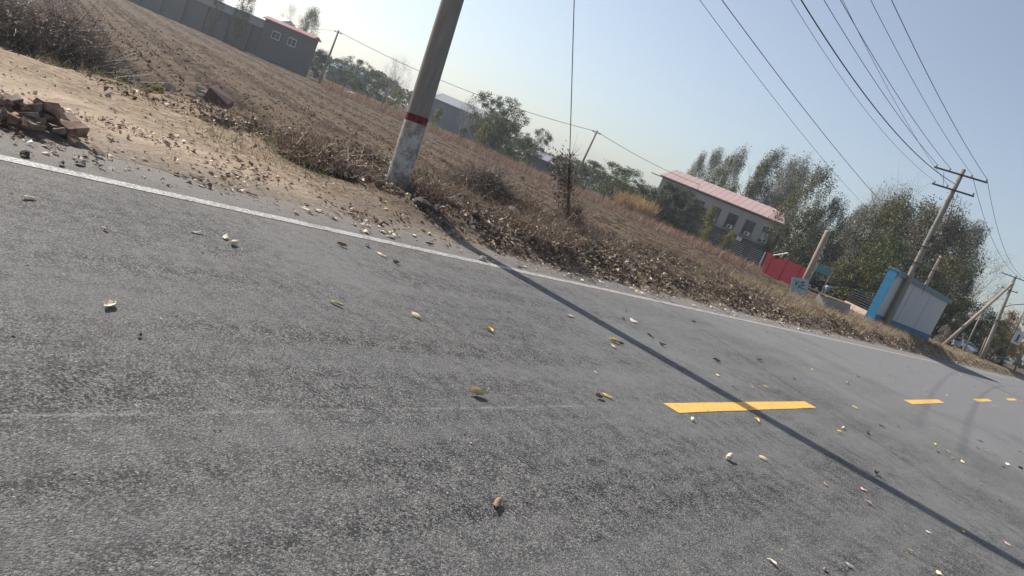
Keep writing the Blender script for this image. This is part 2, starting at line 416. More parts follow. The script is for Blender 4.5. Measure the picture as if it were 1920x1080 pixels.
# ------------------------------------------------------------------ near utility pole
AB = np.array([-8.62, 7.50]); az0 = h1(*AB)
LEAN = np.array([-.062, -.040])
pA = thing('utility_pole', (AB[0], AB[1], az0-.02), 'thick leaning concrete pole with red band and peeling whitewash at its foot', 'utility pole', 'concrete poles along the road')
def ax(z): return (LEAN[0]*z, LEAN[1]*z, z)
zs = [-.3, 0, .3, .6, 1, 1.5, 2.2, 3, 4.5, 6, 8, 9.9]
MB().tube([ax(z) for z in zs], [.178-.0068*z for z in zs], 32).build('shaft', POLE_WASH, pA, True)
MB().tube([ax(z) for z in (1.055, 1.09, 1.135, 1.165)], [.1722, .1735, .1732, .1715], 32, False).build('red_band', RED_BAND, pA, True)
def crossarm(parent, base, lean, z, half, ins, name='crossarm', mat=GALV, off=.0, ih=.16):
    c = Vector((lean[0]*z, lean[1]*z, z))
    ob = MB().box((c.x+off, c.y-.16, z), (half*2, .07, .08)).build(name, mat, parent)
    for q in ins:
        mb = MB(); x = c.x+off+q
        mb.tube([(x, c.y-.16, z+.04), (x, c.y-.16, z+ih*.4), (x, c.y-.16, z+ih*.6), (x, c.y-.16, z+ih)], [.015, .02, .05, .03], 8)
        mb.build('insulator', PORC, ob)
    return ob
crossarm(pA, AB, LEAN, 9.4, 1.0, (-.93, -.42, .42, .93))
crossarm(pA, AB, LEAN, 8.75, .8, (-.72, .72))
# stone and dark block against its foot
# ------------------------------------------------------------------ roadside pole with lamp
BB = np.array([-9.25, 43.0]); bz = h1(*BB); LB = np.array([-.012, -.022])
pB = thing('utility_pole', (BB[0], BB[1], bz), 'tall concrete pole with crossarms and a street lamp before the white and blue shed', 'utility pole', 'concrete poles along the road')
BH = 8.95
MB().tube([(LB[0]*z, LB[1]*z, z) for z in (-.2, 0, 2, 4, 6, BH)], [.2, .19, .175, .155, .14, .115], 20).build('shaft', POLE, pB, True)
crossarm(pB, BB, LB, BH-.33, 1.28, (-1.2, -.55, .5, 1.2), mat=DARK_METAL)
crossarm(pB, BB, LB, BH-1.15, 1.02, (-.95, -.3, .95), mat=DARK_METAL)
for z, hw in ((4.65, .42), (3.75, .38)):
    br = MB().box((LB[0]*z, LB[1]*z-.2, z), (hw*2, .05, .06)).build('bracket', DARK_METAL, pB)
    for q in (-hw+.05, hw-.05): MB().tube([(LB[0]*z+q, -.2, z), (LB[0]*z+q, -.2, z+.13)], [.03, .045], 6).build('insulator', PORC, br)
MB().box((.16, -.1, 3.45), (.2, .18, .3)).build('junction_box', DARK_METAL, pB)
# lamp reaching over the road
arm = MB().tube([(0, -.05, 5.15), (.25, -.08, 5.4), (.7, -.1, 5.75), (1.3, -.1, 6.1)], [.035, .032, .03, .028], 8).build('lamp_arm', DARK_METAL, pB, True)
MB().tube([(1.2, -.1, 6.06), (1.38, -.1, 6.17), (1.7, -.1, 6.32), (1.95, -.1, 6.40), (2.05, -.1, 6.42)], [.035, .08, .13, .09, .02], 10).build('lamp_head', GALV, arm, True)
MB().tube([(.05, -.18, 5.0), (.05, -.18, 5.35)], .19, 12, True).build('clamp', DARK_METAL, pB)
for q_ in ([(.0, -.15, BH-1.3), (.35, -.3, BH-2.4)], [(.35, 0, BH-1.3), (.75, -.1, BH-2.5)], [(-.9, -.16, BH-.4), (-.6, -.16, BH-1.15)], [(.2, -.3, BH-1.2), (.5, -.5, BH-3.5), (1.0, -.7, BH-6.6)]):
    MB().tube(q_, .012, 6).build('hanging_cable', CABLE, pB)

# ------------------------------------------------------------------ twin pole behind the shed
T = at(1765, 480, 69); gz = h1(T[0], T[1]); hC = T[2]-gz
pC = thing('twin_pole', (T[0], T[1], gz), 'pair of slim pale concrete poles carrying two dark crossarms, rising behind the shed', 'utility pole')
MB().tube([(0, 0, -.2), (0, 0, hC)], [.19, .13], 14).build('shaft', POLE_TAN, pC, True)
MB().tube([(.9, .6, -.2), (.75, .5, hC*.62)], [.17, .13], 14).build('shaft', POLE_TAN, pC, True)
crossarm(pC, None, (0, 0), hC-.25, 1.5, (-1.4, -.7, .7, 1.4), mat=DARK_METAL)
crossarm(pC, None, (0, 0), hC-1.5, 1.6, (-1.5, -.5, .5, 1.5), mat=DARK_METAL)

# ------------------------------------------------------------------ third roadside pole with strut
D0 = at(1840, 675, 71); D1 = at(1905, 517, 71)
gz = h1(D0[0], D0[1]); hD = D1[2]-gz; lD = (D1[:2]-D0[:2])/hD
pD = thing('utility_pole', (D0[0], D0[1], gz), 'dark concrete pole with a diagonal strut pole leaning on its top, beyond the shed', 'utility pole', 'concrete poles along the road')
MB().tube([(lD[0]*z, lD[1]*z, z) for z in (-.2, 2, 5, hD)], [.21, .19, .16, .12], 16).build('shaft', POLE, pD, True)
crossarm(pD, None, lD, hD-.2, 1.2, (-1.1, -.4, .4, 1.1), mat=DARK_METAL)
crossarm(pD, None, lD, hD-1.5, .7, (-.6, .6), mat=DARK_METAL)
crossarm(pD, None, lD, hD-4.6, .8, (-.7, .7), mat=DARK_METAL)
Sb = at(1763, 655, 66); Sb[2] = h1(Sb[0], Sb[1])
a = Sb-np.array([D0[0], D0[1], gz]); zt = hD-.75
MB().tube([(a[0], a[1], a[2]-.2), (lD[0]*zt, lD[1]*zt, zt)], [.17, .12], 14).build('strut_pole', POLE_TAN, pD, True)
lx = lD[0]*(hD-2.9); ly = lD[1]*(hD-2.9)
la = MB().tube([(lx, ly, hD-3.3), (lx+.6, ly, hD-2.7), (lx+1.6, ly, hD-2.15)], .035, 8).build('lamp_arm', DARK_METAL, pD, True)
MB().tube([(lx+1.5, ly, hD-2.2), (lx+1.9, ly, hD-2.02), (lx+2.3, ly, hD-1.95)], [.05, .12, .03], 8).build('lamp_head', GALV, la, True)

def slim(px0, py0, px1, py1, d, label, r=.09, extend=1.0, mat=None, name='slim_pole'):
    A = at(px0, py0, d); B = at(px1, py1, d); gz = h1(A[0], A[1]); A[2] = gz
    B = A+(B-A)*extend
    o = thing(name, A, label, 'pole')
    MB().tube([(0, 0, -.2), tuple(B-A)], [r, r*.7], 12).build('shaft', mat or POLE_TAN, o, True); return o, B-A
slim(1806, 662, 1843, 582, 78, 'thin pole standing beside the white sedan, between the strut and the dark pole', .09, mat=POLE)
o, dv = slim(1876, 688, 1926, 570, 88, 'slim pale pole carrying a small white picture board at the right edge', .12)
slim(1902, 696, 1945, 590, 96, 'rightmost slim pale pole, cut by the right edge of the picture', .12)
slim(1834, 672, 1850, 632, 75, 'short thin stake leaning among the bushes beside the dark pole', .06, mat=POLE)
# small white sign on the slim pole
SG = at(1908, 634, 87); sg = MB().box(SG-np.array([o.location.x, o.location.y, o.location.z]), (1.0, .05, 1.5), rz=R(30)).build('sign_board', WHITE_W, o)
cc = SG-np.array(o.location)-np.array([-.03, .05, 0])*1.2
mm = MB(); mm.tube([cc+[0, 0, .45], cc+[0, 0, .15], cc+[.02, 0, -.1]], [.09, .11, .08], 8); mm.tube([cc+[0, 0, -.1], cc+[.15, .05, -.5]], .05, 6); mm.tube([cc+[0, 0, -.1], cc+[-.15, -.05, -.5]], .05, 6)
mm.build('walking_figure', DARK_METAL, sg)

# field poles with one crossarm
fieldpoles = []
for (b0, t0, d, lab) in (((595, 165), (635, 57), 85, 'thin field pole at the end of the grey block wall, far left'),
                         ((1068, 355), (1120, 245), 85, 'thin leaning field pole beyond the hanging guy wire')):
    A = at(*b0, d); B = at(*t0, d); A[2] = h1(A[0], A[1]); dv = B-A
    o = thing('field_pole', A, lab, 'utility pole', 'thin poles across the field')
    MB().tube([(0, 0, -.2), tuple(dv)], [.15, .10], 12).build('shaft', POLE, o, True)
    arm = MB().box(dv-np.array([0, 0, .25]), (1.0, .07, .07), rz=R(28)).build('crossarm', DARK_METAL, o)
    for q in (-.42, .42):
        x = dv+np.array([q*math.cos(R(28)), q*math.sin(R(28)), -.25]); MB().tube([x, x+[0, 0, .15]], [.03, .045], 6).build('insulator', PORC, arm)
    fieldpoles.append((A, B))

# ------------------------------------------------------------------ overhead wires
def wire(P, Q, sag, r, label, mat=WIRE, n=40, grp='overhead wires', name='overhead_wire'):
    P = np.array(P, float); Q = np.array(Q, float)
    pts = [tuple(P+(Q-P)*t-np.array([0, 0, 4*sag*t*(1-t)])-P) for t in np.linspace(0, 1, n)]
    o = MB().tube(pts, r, 6, False).build(name, mat, None, True); o.location = P
    return tag(o, label, 'wire', grp)
TA = lambda q, z: (AB[0]+LEAN[0]*z+q, AB[1]+LEAN[1]*z-.16, az0+z)
TB = lambda q, z: (BB[0]+LB[0]*z+q, BB[1]+LB[1]*z-.16, bz+z)
TD = lambda q, z: (D0[0]+lD[0]*z+q, D0[1]+lD[1]*z-.16, gz_d+z)
gz_d = h1(D0[0], D0[1])
wire(TA(-.93, 9.56), TB(-1.2, BH-.17), .55, .011, 'overhead wire ending at the left tip of the upper crossarm of the lamp pole')
wire(TA(-.42, 9.56), TB(-.55, BH-.17), .55, .011, 'overhead wire ending on the upper crossarm just left of the lamp pole')
wire(TA(.42, 9.56), TB(.5, BH-.17), .50, .009, 'overhead wire ending on the upper crossarm just right of the lamp pole')
wire(TA(.93, 9.56), TB(1.2, BH-.17), .45, .012, 'overhead wire ending at the right tip of the upper crossarm of the lamp pole')
wire(TA(.0, 8.4), TB(0, BH-.85), 1.05, .017, 'thickest black overhead cable, running to the shaft just below the upper crossarm', CABLE)
wire(TA(-.72, 8.9), TB(-.95, BH-1.0), .95, .007, 'faint overhead wire ending at the left tip of the lower crossarm of the lamp pole')
wire(TA(.72, 8.9), TB(-.3, BH-1.0), .5, .007, 'faint overhead wire crossing down to the lower crossarm close to the lamp pole')
for q, s_, lab in ((1.2, .9, 'outer wire sagging from the lamp pole to the dark pole beyond'), (.5, .8, 'inner wire sagging from the lamp pole to the dark pole beyond')):
    wire(TB(q, BH-.17), TD(q*.9, hD-.04), s_, .013, lab)
wire(TD(-1.1, hD-.04), TB(-1.2, BH-2.2), .7, .010, 'grey wire running left from the dark pole into the big trees')
# wires of the older line, ending at the twin pole behind the shed
for (px, py, d), q, s_, lab, r_ in (((1275, -60, 16), -1.4, .9, 'leftmost overhead wire in the sky, passing down into the trees', .007),
                              ((1310, -70, 15), 1.4, .9, 'second overhead wire from the left, passing down into the trees', .010)):
    P = at(px, py, d); Cx = (pC.location.x+q, pC.location.y-.16, pC.location.z+hC-.1)
    wire(P+(P-np.array(Cx))*.02, Cx, s_, r_, lab)
A, B = fieldpoles
wire(A[1]-[0, 0, .1], B[1]-[0, 0, .1], 1.0, .03, 'distant wire slung between the two thin field poles', n=24)
wire(B[1]-[0, 0, .1], at(1330, 352, 112), .5, .03, 'distant wire from the leaning field pole to the pink roofed building', n=16)
wire(A[1]-[0, 0, .1], at(470, 25, 92), .3, .02, 'distant wire from the left field pole to the grey building', n=12)

# vine-hung guy wire of the near pole
G0 = np.array([-9.8, 13.7, 0]); G0[2] = h1(G0[0], G0[1])
G1 = np.array(TA(0, 9.0))
guy = thing('guy_wire', G0, 'guy wire of the near pole, hung with a dead vine near its foot', 'guy wire')
MB().tube([(0, 0, 0), tuple(G1-G0)], .010, 6, False).build('wire', WIRE, guy, True)
gd = (G1-G0)/np.linalg.norm(G1-G0)
pt = []; dr = []
for k in range(520):
    t = random.random()**1.1*1.9; pt.append(gd*t+np.array([random.gauss(0, .02), random.gauss(0, .02), 0])); dr.append([random.gauss(0, .6), random.gauss(0, .6), random.gauss(-.1, .8)])
VINE = leafy('dead_vine', [(0, (.06, .045, .035)), (1, (.17, .12, .09))], .1)
tag(strips('vine_twigs', pt, np.array(dr), .18+.25*rng.random(520), .008, VINE, guy), kind='stuff')
P = np.array([gd*random.triangular(.3, 2.0, 1.3)+np.array([random.gauss(-.12, .13), random.gauss(-.09, .11), random.gauss(0, .1)]) for k in range(520)])
tag(cards('vine_leaves', P, .04+.05*rng.random(520), VINE, guy, flat=1), kind='stuff')
MB().tube([tuple(gd*.0), tuple(gd*1.6)], .028, 8).build('foot_rod', plain('rusty_rod', (.12, .07, .055), .8, .3, 12), guy)

# ------------------------------------------------------------------ white and blue shed
def wallmat(name, c, streak=(.2, .18, .16), amt=.4, scale=1.5):
    m, t, b = newmat(name); v = coords(t)
    mp = node(t, 'ShaderNodeMapping'); mp.inputs['Scale'].default_value = (1, 1, .25); t.links.new(v, mp.inputs['Vector'])
    n = noise(t, mp.outputs[0], scale, 7, .65); n2 = noise(t, v, scale*12, 4, .7)
    col = ramp(t, n, [(.3, tuple(x*.85 for x in c)), (.7, c)])
    col = mixc(t, ramp(t, n, [(.55, g3(0)), (.8, g3(amt))]), col, streak)
    col = mixc(t, ramp(t, n2, [(.55, g3(0)), (.75, g3(amt*.4))]), col, streak)
    t.links.new(col, b.inputs['Base Color']); b.inputs['Roughness'].default_value = .8
    bump(t, b, n2, .3, .004); return m
SH_WHITE = wallmat('shed_render', (.47, .48, .49), (.3, .27, .24), .65); SH_BLUE = wallmat('shed_blue_band', (.055, .16, .27), amt=.25)
SH_BLUE2 = wallmat('shed_blue_sheet', (.07, .33, .55), (.3, .16, .08), .35); SH_TRIM = wallmat('shed_trim', (.13, .22, .26))
c0 = np.array([-9.6, 41.6]); c1 = np.array([-8.75, 52.6]); Ls = np.linalg.norm(c1-c0)
ang = math.atan2(c1[1]-c0[1], c1[0]-c0[0])
gz = h1(*c0)-.05
sh = thing('roadside_shed', (c0[0], c0[1], gz), 'low white shed with dark blue plinth and bright blue end behind the lamp pole', 'shed', rz=ang)
# local: x along the road side wall, +y away from the road (left), height z
Wd = .42; hs = 3.02
MB().box((Ls/2+.15, Wd/2, hs/2+.32), (Ls-.3, Wd, hs-.64)).build('wall', SH_WHITE, sh, bevel=.01)
MB().box((Ls/2+.15, Wd/2, .32), (Ls-.26, Wd+.04, .66)).build('plinth', SH_BLUE, sh)
for k, zc in enumerate(np.linspace(.4, hs-.3, 6)):
    MB().box((-.02, Wd/2, zc-.02), (.07, Wd+.04, .49)).build('blue_panel', SH_BLUE2, sh)
MB().box((.03, Wd/2, hs/2), (.10, Wd-.02, hs+.06)).build('end_frame', SH_BLUE2, sh)
MB().box((Ls/2+.1, Wd/2, hs+.06), (Ls+.3, Wd+.2, .14)).build('roof', SH_TRIM, sh, bevel=.02)
MB().box((Ls/2+.1, -.12, hs-.03), (Ls+.3, .05, .2)).build('fascia', SH_TRIM, sh)
for xs_ in (3.5, 7.1): MB().box((xs_, -.004, hs/2+.3), (.015, .012, hs-.75)).build('wall_seam', SH_TRIM, sh)
MB().tube([(2.4, -.03, hs-.1), (2.35, -.03, hs-.9)], .025, 6).build('hanging_pipe', DARK_METAL, sh)

# ------------------------------------------------------------------ stub pole, painted board, concrete block
A = at(1494, 557, 39.5); A[2] = h1(A[0], A[1]); B = at(1553, 433, 39.5)
st = thing('stub_pole', A, 'short broken tan concrete pole leaning right, behind the painted board', 'pole')
dv = B-A
MB().tube([(0, 0, -.2), tuple(dv*.5), tuple(dv*.97), tuple(dv)], [.165, .155, .145, .11], 18).build('shaft', POLE_TAN, st, True)
for q in (-.06, .05): MB().tube([tuple(dv), tuple(dv+np.array([q, 0, .18]))], .012, 5).build('rebar', DARK_METAL, st)
bd = thing('painted_board', on_ground(1494, 560, .22)*np.array([1, 1, 0])+np.array([0, 0, h1(*on_ground(1494, 560, .22)[:2])]), 'pale blue board with black brush writing, leaning at the foot of the broken pole', 'sign')
bd.scale = (.92, .92, .92); bd.rotation_euler = (R(-12), R(-14), R(33))
BOARD = wallmat('board_blue', (.30, .42, .45), (.25, .25, .22), .4, 4)
MB().box((0, 0, .48), (.82, .03, .98)).build('panel', BOARD, bd)
INK = plain('black_ink', (.015, .015, .02), .6, .1, 5)
def stroke(mb, pts, r): mb.tube([(x, -.022, z) for x, z in pts], r, 4)
mb = MB()       # two loosely brushed characters
for s in ([(-.25, .80), (-.16, .74), (-.20, .66)], [(-.12, .84), (-.05, .72)], [(-.24, .66), (-.08, .68)], [(-.16, .66), (-.18, .55)]): stroke(mb, s, .014)
for s in ([(.02, .76), (.26, .80)], [(.14, .84), (.12, .52)], [(.12, .66), (.28, .64)], [(.03, .66), (.0, .52), (.16, .46), (.34, .44)], [(.0, .58), (-.06, .44)]): stroke(mb, s, .016)
mb.build('writing', INK, bd)
mb = MB(); stroke(mb, [(-.05, .16), (.04, .22), (.12, .14), (.0, .12)], .03); mb.build('writing', INK, bd)

P0 = on_ground(1590-22, 583, .25)
cb = thing('concrete_block', (-9.75, 34.6, h1(-9.75, 34.6)), 'long weathered concrete block lying on the verge between board and shed', 'concrete block', rz=R(80))
MB().box((0, 0, .27), (2.5, .5, .62), jit=.03, taper=.93).build('block', CONC, cb, bevel=.03)
MB().box((-.1, 0, .62), (2.3, .46, .06), jit=.02).build('cap', plain('pink_sandstone', (.42, .33, .27), .9, .2, 5), cb)

# ------------------------------------------------------------------ pink roofed building
e0 = at(1243, 332, 110); e1 = at(1467, 420, 102); e0[2] = e1[2] = 6.35
ang = math.atan2(e1[1]-e0[1], e1[0]-e0[0]); L = float(np.linalg.norm((e1-e0)[:2])); gz = -.4
bl = thing('pink_roofed_building', (e0[0], e0[1], gz), 'two storey grey building with a pink sheet roof beyond the field', 'building', rz=ang)
GREY_WALL = wallmat('building_render', (.42, .39, .36), (.2, .17, .15), .5, .6); GREY_DARK = wallmat('building_lower', (.16, .155, .15), (.08, .08, .08), .5, .8)
PINK = wallmat('pink_sheet', (.46, .32, .30), (.38, .31, .30), .5, .5)
hh = 6.35-gz; Dp = 8.0
MB().box((L/2, Dp/2, hh/2+1.5), (L, Dp, hh-3)).build('upper_wall', GREY_WALL, bl)
MB().box((L/2, Dp/2, 1.5), (L-.04, Dp-.04, 3.0)).build('lower_wall', GREY_DARK, bl)
rf = MB(); rz_ = 1.75
v = [(-.4, -.45, hh), (L+.4, -.45, hh), (L+.4, Dp+.4, hh), (-.4, Dp+.4, hh), (.2, Dp/2, hh+rz_), (L-1.2, Dp/2, hh+rz_)]
v += [(a_, b_, c_+.12) for a_, b_, c_ in v]
rf.add(v, [(0, 3, 2, 1), (6, 7, 11, 10), (7, 8, 11), (8, 9, 10, 11), (9, 6, 10), (0, 1, 7, 6), (1, 2, 8, 7), (2, 3, 9, 8), (3, 0, 6, 9)])
rfo = rf.build('roof', PINK, bl)
for k in range(int(L/.9)):
    x = .3+k*.9; t0 = (x, -.45, hh+.13); xr = min(x, L-1.2); t1 = (xr, Dp/2, hh+rz_+.13)
    if x < L-.4: MB().tube([t0, t1], .012, 4).build('roof_rib', PINK, rfo)
MB().box((L/2, -.12, 3.02), (L+.1, .3, .18)).build('ledge', GREY_DARK, bl)
MB().box((L*.4, -.12, hh-.1), (L*.0+L, .25, .12)).build('eaves_board', GREY_DARK, bl)
PANE = plain('curtained_pane', (.30, .36, .36), .25, .3, 2)
WFRAME = plain('window_frame', (.07, .075, .08), .5, .2, 5)
for k in range(7):
    x = L-1.35-k*2.62
    w_ = MB().box((x, -.02, 4.55), (1.45, .12, 2.1)).build('window', WFRAME, bl)
    for q in (-.34, .34):
        MB().box((x+q, -.09, 4.3), (.6, .03, 1.1)).build('pane', PANE if k == 0 else GLASS, w_)
        MB().box((x+q, -.09, 5.2), (.6, .03, .5)).build('pane', GLASS, w_)
    MB().box((x, -.12, 3.44), (1.6, .26, .10)).build('sill', GREY_DARK, w_)
    if k in (0, 1, 2, 3):
        ac = MB().box((x+.25, -.3, 3.72), (.78, .36, .55)).build('air_conditioner', WHITE_W, bl, bevel=.03)
        MB().tube([(x+.15, -.49, 3.72), (x+.15, -.50, 3.72)], .2, 14).build('fan_grille', DARK_METAL, ac)
    # ground floor louvred opening
    l_ = MB().box((x-.1, -.0, 1.5), (1.9, .1, 1.9)).build('louvre_window', WFRAME, bl)
    for s_ in range(6): MB().box((x-.1, -.08, .75+s_*.29), (1.8, .06, .10), rx=R(-25)).build('slat', GREY_WALL, l_)
ac = MB().box((L-4.4, -.3, 2.65), (.78, .36, .55)).build('air_conditioner', WHITE_W, bl, bevel=.03)
MB().box((L-2.0, 4.0, hh+rz_+.25), (.6, .6, .7)).build('chimney', plain('chimney_brick', (.25, .12, .09), .9, .2, 5), bl)
MB().box((L+.08, 1.6, 4.2), (.1, 1.4, 1.9)).build('side_shutter', plain('teal_shutter', (.03, .12, .13), .6, .2, 4), bl)

# ------------------------------------------------------------------ red hoarding with struts
a0 = at(1427, 498, 82); a1 = at(1507, 528, 76); 
hz = thing('red_hoarding', (a0[0], a0[1], -.4), 'bright red sheet hoarding between the grey building and the broken pole', 'hoarding', rz=math.atan2(a1[1]-a0[1], a1[0]-a0[0]))
Lh = float(np.linalg.norm((a1-a0)[:2])); REDM = plain('red_sheet', (.13, .004, .014), .7, .12, 1.2)
n_ = 6
for k in range(n_):
    MB().box(((k+.5)*Lh/n_, .03*(k % 2), 1.25), (Lh/n_-.02, .04, 2.3)).build('sheet_panel', REDM, hz)
for x, t_ in ((-.15, .0), (1.6, .5)):
    MB().tube([(x-t_*.8, -.1, 2.3), (x+1.4*t_*2, -.1, 3.1) if t_ else (x, -.1, -.2)], .07, 6).build('white_strut', WHITE_W, hz)
MB().tube([(2.6, -.1, 3.05), (2.3, -.1, 2.35)], .05, 6).build('white_strut', WHITE_W, hz)
MB().box((Lh/2, .1, .3), (Lh, .1, .4)).build('base_rail', DARK_METAL, hz)

# ------------------------------------------------------------------ fence with low wall, gate sign
f0 = at(1588, 562, 82); f1 = at(1640, 590, 70)
fe = thing('wire_fence', (f0[0], f0[1], -.1), 'dark rail fence on a low wall behind the parked cars, left of the shed', 'fence', rz=math.atan2(f1[1]-f0[1], f1[0]-f0[0]))
Lf = float(np.linalg.norm((f1-f0)[:2]))
MB().box((Lf/2, 0, .25), (Lf, .25, .6)).build('low_wall', plain('pink_plinth', (.4, .3, .26), .9, .2, 2), fe)
for k in range(8): MB().box((k*Lf/7, 0, 1.3), (.07, .07, 1.6)).build('post', DARK_METAL, fe)
for k in range(6): MB().tube([(0, 0, .75+k*.25), (Lf, 0, .75+k*.25)], .022, 5).build('rail', DARK_METAL, fe)
g0 = at(1514, 533, 80)
ga = thing('gate_frame', (g0[0], g0[1], -.2), 'thin metal frame with a teal board on top, right of the broken pole', 'gate', rz=R(30))
for x in (0, 1.7): MB().tube([(x, 0, 0), (x, 0, 3.2)], .06, 8).build('post', GALV, ga)
MB().tube([(-.1, 0, 3.15), (1.8, 0, 3.15)], .05, 8).build('top_rail', GALV, ga)
MB().box((.85, .05, 2.7), (1.5, .05, .75)).build('teal_board', plain('teal_board', (.10, .27, .26), .6, .2, 3), ga)

# ------------------------------------------------------------------ cars
def car(loc, rz, paint, label, suv=False, name='parked_car'):
    o = thing(name, loc, label, 'car', 'parked cars', rz)
    h_ = 1.68 if suv else 1.44; W = 1.76
    if suv: P = [(-2.2, .35), (-2.25, .9), (-2.1, 1.05), (-1.85, 1.6), (-1.5, h_), (.3, h_), (1.05, 1.1), (1.95, .98), (2.22, .8), (2.25, .35)]
    else: P = [(-2.25, .35), (-2.28, .85), (-2.05, 1.0), (-1.55, 1.06), (-.85, h_-.02), (-.3, h_), (.35, h_-.06), (1.15, 1.02), (2.0, .88), (2.28, .68), (2.25, .35)]
    beltz = 1.02
    rings = []
    for yy, inset in ((-W/2, 1), (-W/2+.06, 0), (W/2-.06, 0), (W/2, 1)):
        ring = []
        for (x, z) in P:
            k = max(0, (z-beltz)/(h_-beltz)); sgn = -1 if yy < 0 else 1
            y = yy-sgn*(.22*k)-0; x2 = x*(1-.02*inset); z2 = z-(.05*inset if z > .5 else 0)
            ring.append((x2, y, z2))
        rings.append(ring)
    n = len(P); V = [p for r in rings for p in r]
    F_ = [(i*n+k, i*n+(k+1) % n, (i+1)*n+(k+1) % n, (i+1)*n+k) for i in range(3) for k in range(n)]
    F_ += [tuple(range(n))[::-1], tuple(range(3*n, 4*n))]
    body = MB().add(V, F_).build('body', paint, o, True)
    body.data.shade_flat()
    for s in (-1, 1):
        y0 = s*(W/2-.02); y1 = s*(W/2-.205)
        if suv: wins = [[(-1.75, 1.08), (-.75, 1.08), (-.75, 1.58), (-1.5, 1.56)], [(-.68, 1.08), (.85, 1.08), (.25, 1.58), (-.68, 1.58)]]
        else: wins = [[(-1.35, 1.05), (-.35, 1.04), (-.35, 1.36), (-.8, 1.35)], [(-.28, 1.04), (.95, 1.02), (.35, 1.33), (-.28, 1.36)]]
        for q in wins:
            vv = []
            for (x, z) in q:
                k = (z-beltz)/(h_-beltz); vv.append((x, s*(W/2+.012-.22*k), z))
            MB().add(vv, [(0, 1, 2, 3)] if s < 0 else [(3, 2, 1, 0)]).build('side_window', GLASS, o)
    A_, B_ = (P[5], P[6]) if suv else (P[6], P[7])
    fr = lambda a, b: [(a[0]+.03, -.58, a[1]+.0), (b[0]+.02, -.72, b[1]+.03), (b[0]+.02, .72, b[1]+.03), (a[0]+.03, .58, a[1]+.0)]
    MB().add([(x+.02, y, z+.012) for x, y, z in fr(A_, B_)], [(0, 1, 2, 3)]).build('windscreen', GLASS, o)
    A_, B_ = (P[3], P[2]) if suv else (P[4], P[3])
    MB().add([(A_[0]-.03, -.58, A_[1]), (B_[0]-.03, -.7, B_[1]+.05), (B_[0]-.03, .7, B_[1]+.05), (A_[0]-.03, .58, A_[1])], [(3, 2, 1, 0)]).build('rear_window', GLASS, o)
    for x in (-1.38, 1.4):
        for s in (-1, 1):
            w_ = thing('wheel', (x, s*(W/2-.09), .33), None, None); w_.parent = o
            MB().tube([(0, -.1, 0), (0, .1, 0)], .33, 20).build('tyre', RUBBER, w_, False)
            MB().tube([(0, s*.09, 0), (0, s*.115, 0)], .2, 14).build('rim', GALV, w_)
    for s in (-1, 1):
        MB().box((2.2, s*.62, .76), (.12, .34, .13)).build('headlight', plain('lamp_glass', (.6, .6, .62), .15, .05), o)
        MB().box((-2.22, s*.68, .88), (.09, .22, .16)).build('tail_light', plain('tail_red', (.35, .02, .02), .3, .05), o)
    for s in (-1, 1): MB().box((.75, s*(W/2+.06), 1.08), (.12, .16, .1)).build('mirror', paint, o)
    return o
CAR_WHITE = plain('car_white', (.72, .73, .74), .3, .03, 1); CAR_DARK = plain('car_dark', (.03, .035, .045), .25, .1, 1)
p = at(1564, 549, 97); car((p[0], p[1], .12), R(-118), CAR_WHITE, 'white compact car parked beside the dark rail fence', True)
p = at(1534, 535, 97); car((p[0], p[1], .05), R(-118), CAR_DARK, 'dark car parked left of the white compact car', False)
p = at(1804, 657, 84); car((p[0], p[1], h1(p[0], p[1])), R(-58), CAR_WHITE, 'white sedan parked on the verge behind the diagonal strut pole')

# ------------------------------------------------------------------ grey block wall and buildings, far left
BLOCK = wallmat('grey_block', (.15, .145, .14), (.10, .10, .10), .5, .7)
def blk(name, p0, p1, ztop, depth, label, cat='building', roofmat=None, z0=-.4, mat=BLOCK, rise=0, over=.2):
    L = float(np.linalg.norm((p1-p0)[:2])); a_ = math.atan2(p1[1]-p0[1], p1[0]-p0[0])
    o = thing(name, (p0[0], p0[1], z0), label, cat, rz=a_); h_ = ztop-z0
    MB().box((L/2, depth/2, h_/2), (L, depth, h_)).build('wall', mat, o)
    if roofmat:
        v = [(-over, -over, h_), (L+over, -over, h_), (L+over, depth+over, h_), (-over, depth+over, h_), (-over, depth/2, h_+rise), (L+over, depth/2, h_+rise)]
        v += [(x, y, z+.1) for x, y, z in v]
        MB().add(v, [(0, 3, 2, 1), (6, 7, 11, 10), (8, 9, 10, 11), (7, 8, 11), (9, 6, 10), (0, 1, 7, 6), (1, 2, 8, 7), (2, 3, 9, 8), (3, 0, 6, 9)]).build('roof', roofmat, o)
    return o, L, h_
w0 = at(150, -50, 94); w1 = at(478, 92, 89)
ow, L, h_ = blk('block_wall', w0, w1, 2.9, .3, 'long dark grey block wall behind the field, upper left', 'wall')
for k in range(int(L/3.2)+1): MB().box((k*3.2, -.05, 1.6), (.4, .5, 3.3)).build('pier', BLOCK, ow)
MB().box((L/2, .1, 3.36), (L, .5, .12)).build('coping', BLOCK, ow)
w2 = at(380, 45, 95); w3 = at(485, 92, 93)
blk('long_shed', at(300, 10, 100), at(488, 92, 95), 4.1, 7, 'long shed with a pale sheet roof behind the block wall', roofmat=plain('pale_sheet', (.55, .55, .56), .5, .1, 2), rise=1.3, mat=wallmat('shed_wall_pale', (.3, .3, .29)))
b0 = at(478, 95, 89); b1 = at(566, 131, 88.3)
T1 = at(590, 74, 88)[2]; T0 = at(505, 30, 89)[2]
RED_ROOF = plain('red_sheet_roof', (.36, .14, .15), .6, .15, 2)
og, L, h_ = blk('grey_house', b0, b1, T1, 1.6, 'tall grey block house with a red roof edge and two small white windows', roofmat=RED_ROOF, rise=.35, over=.25)
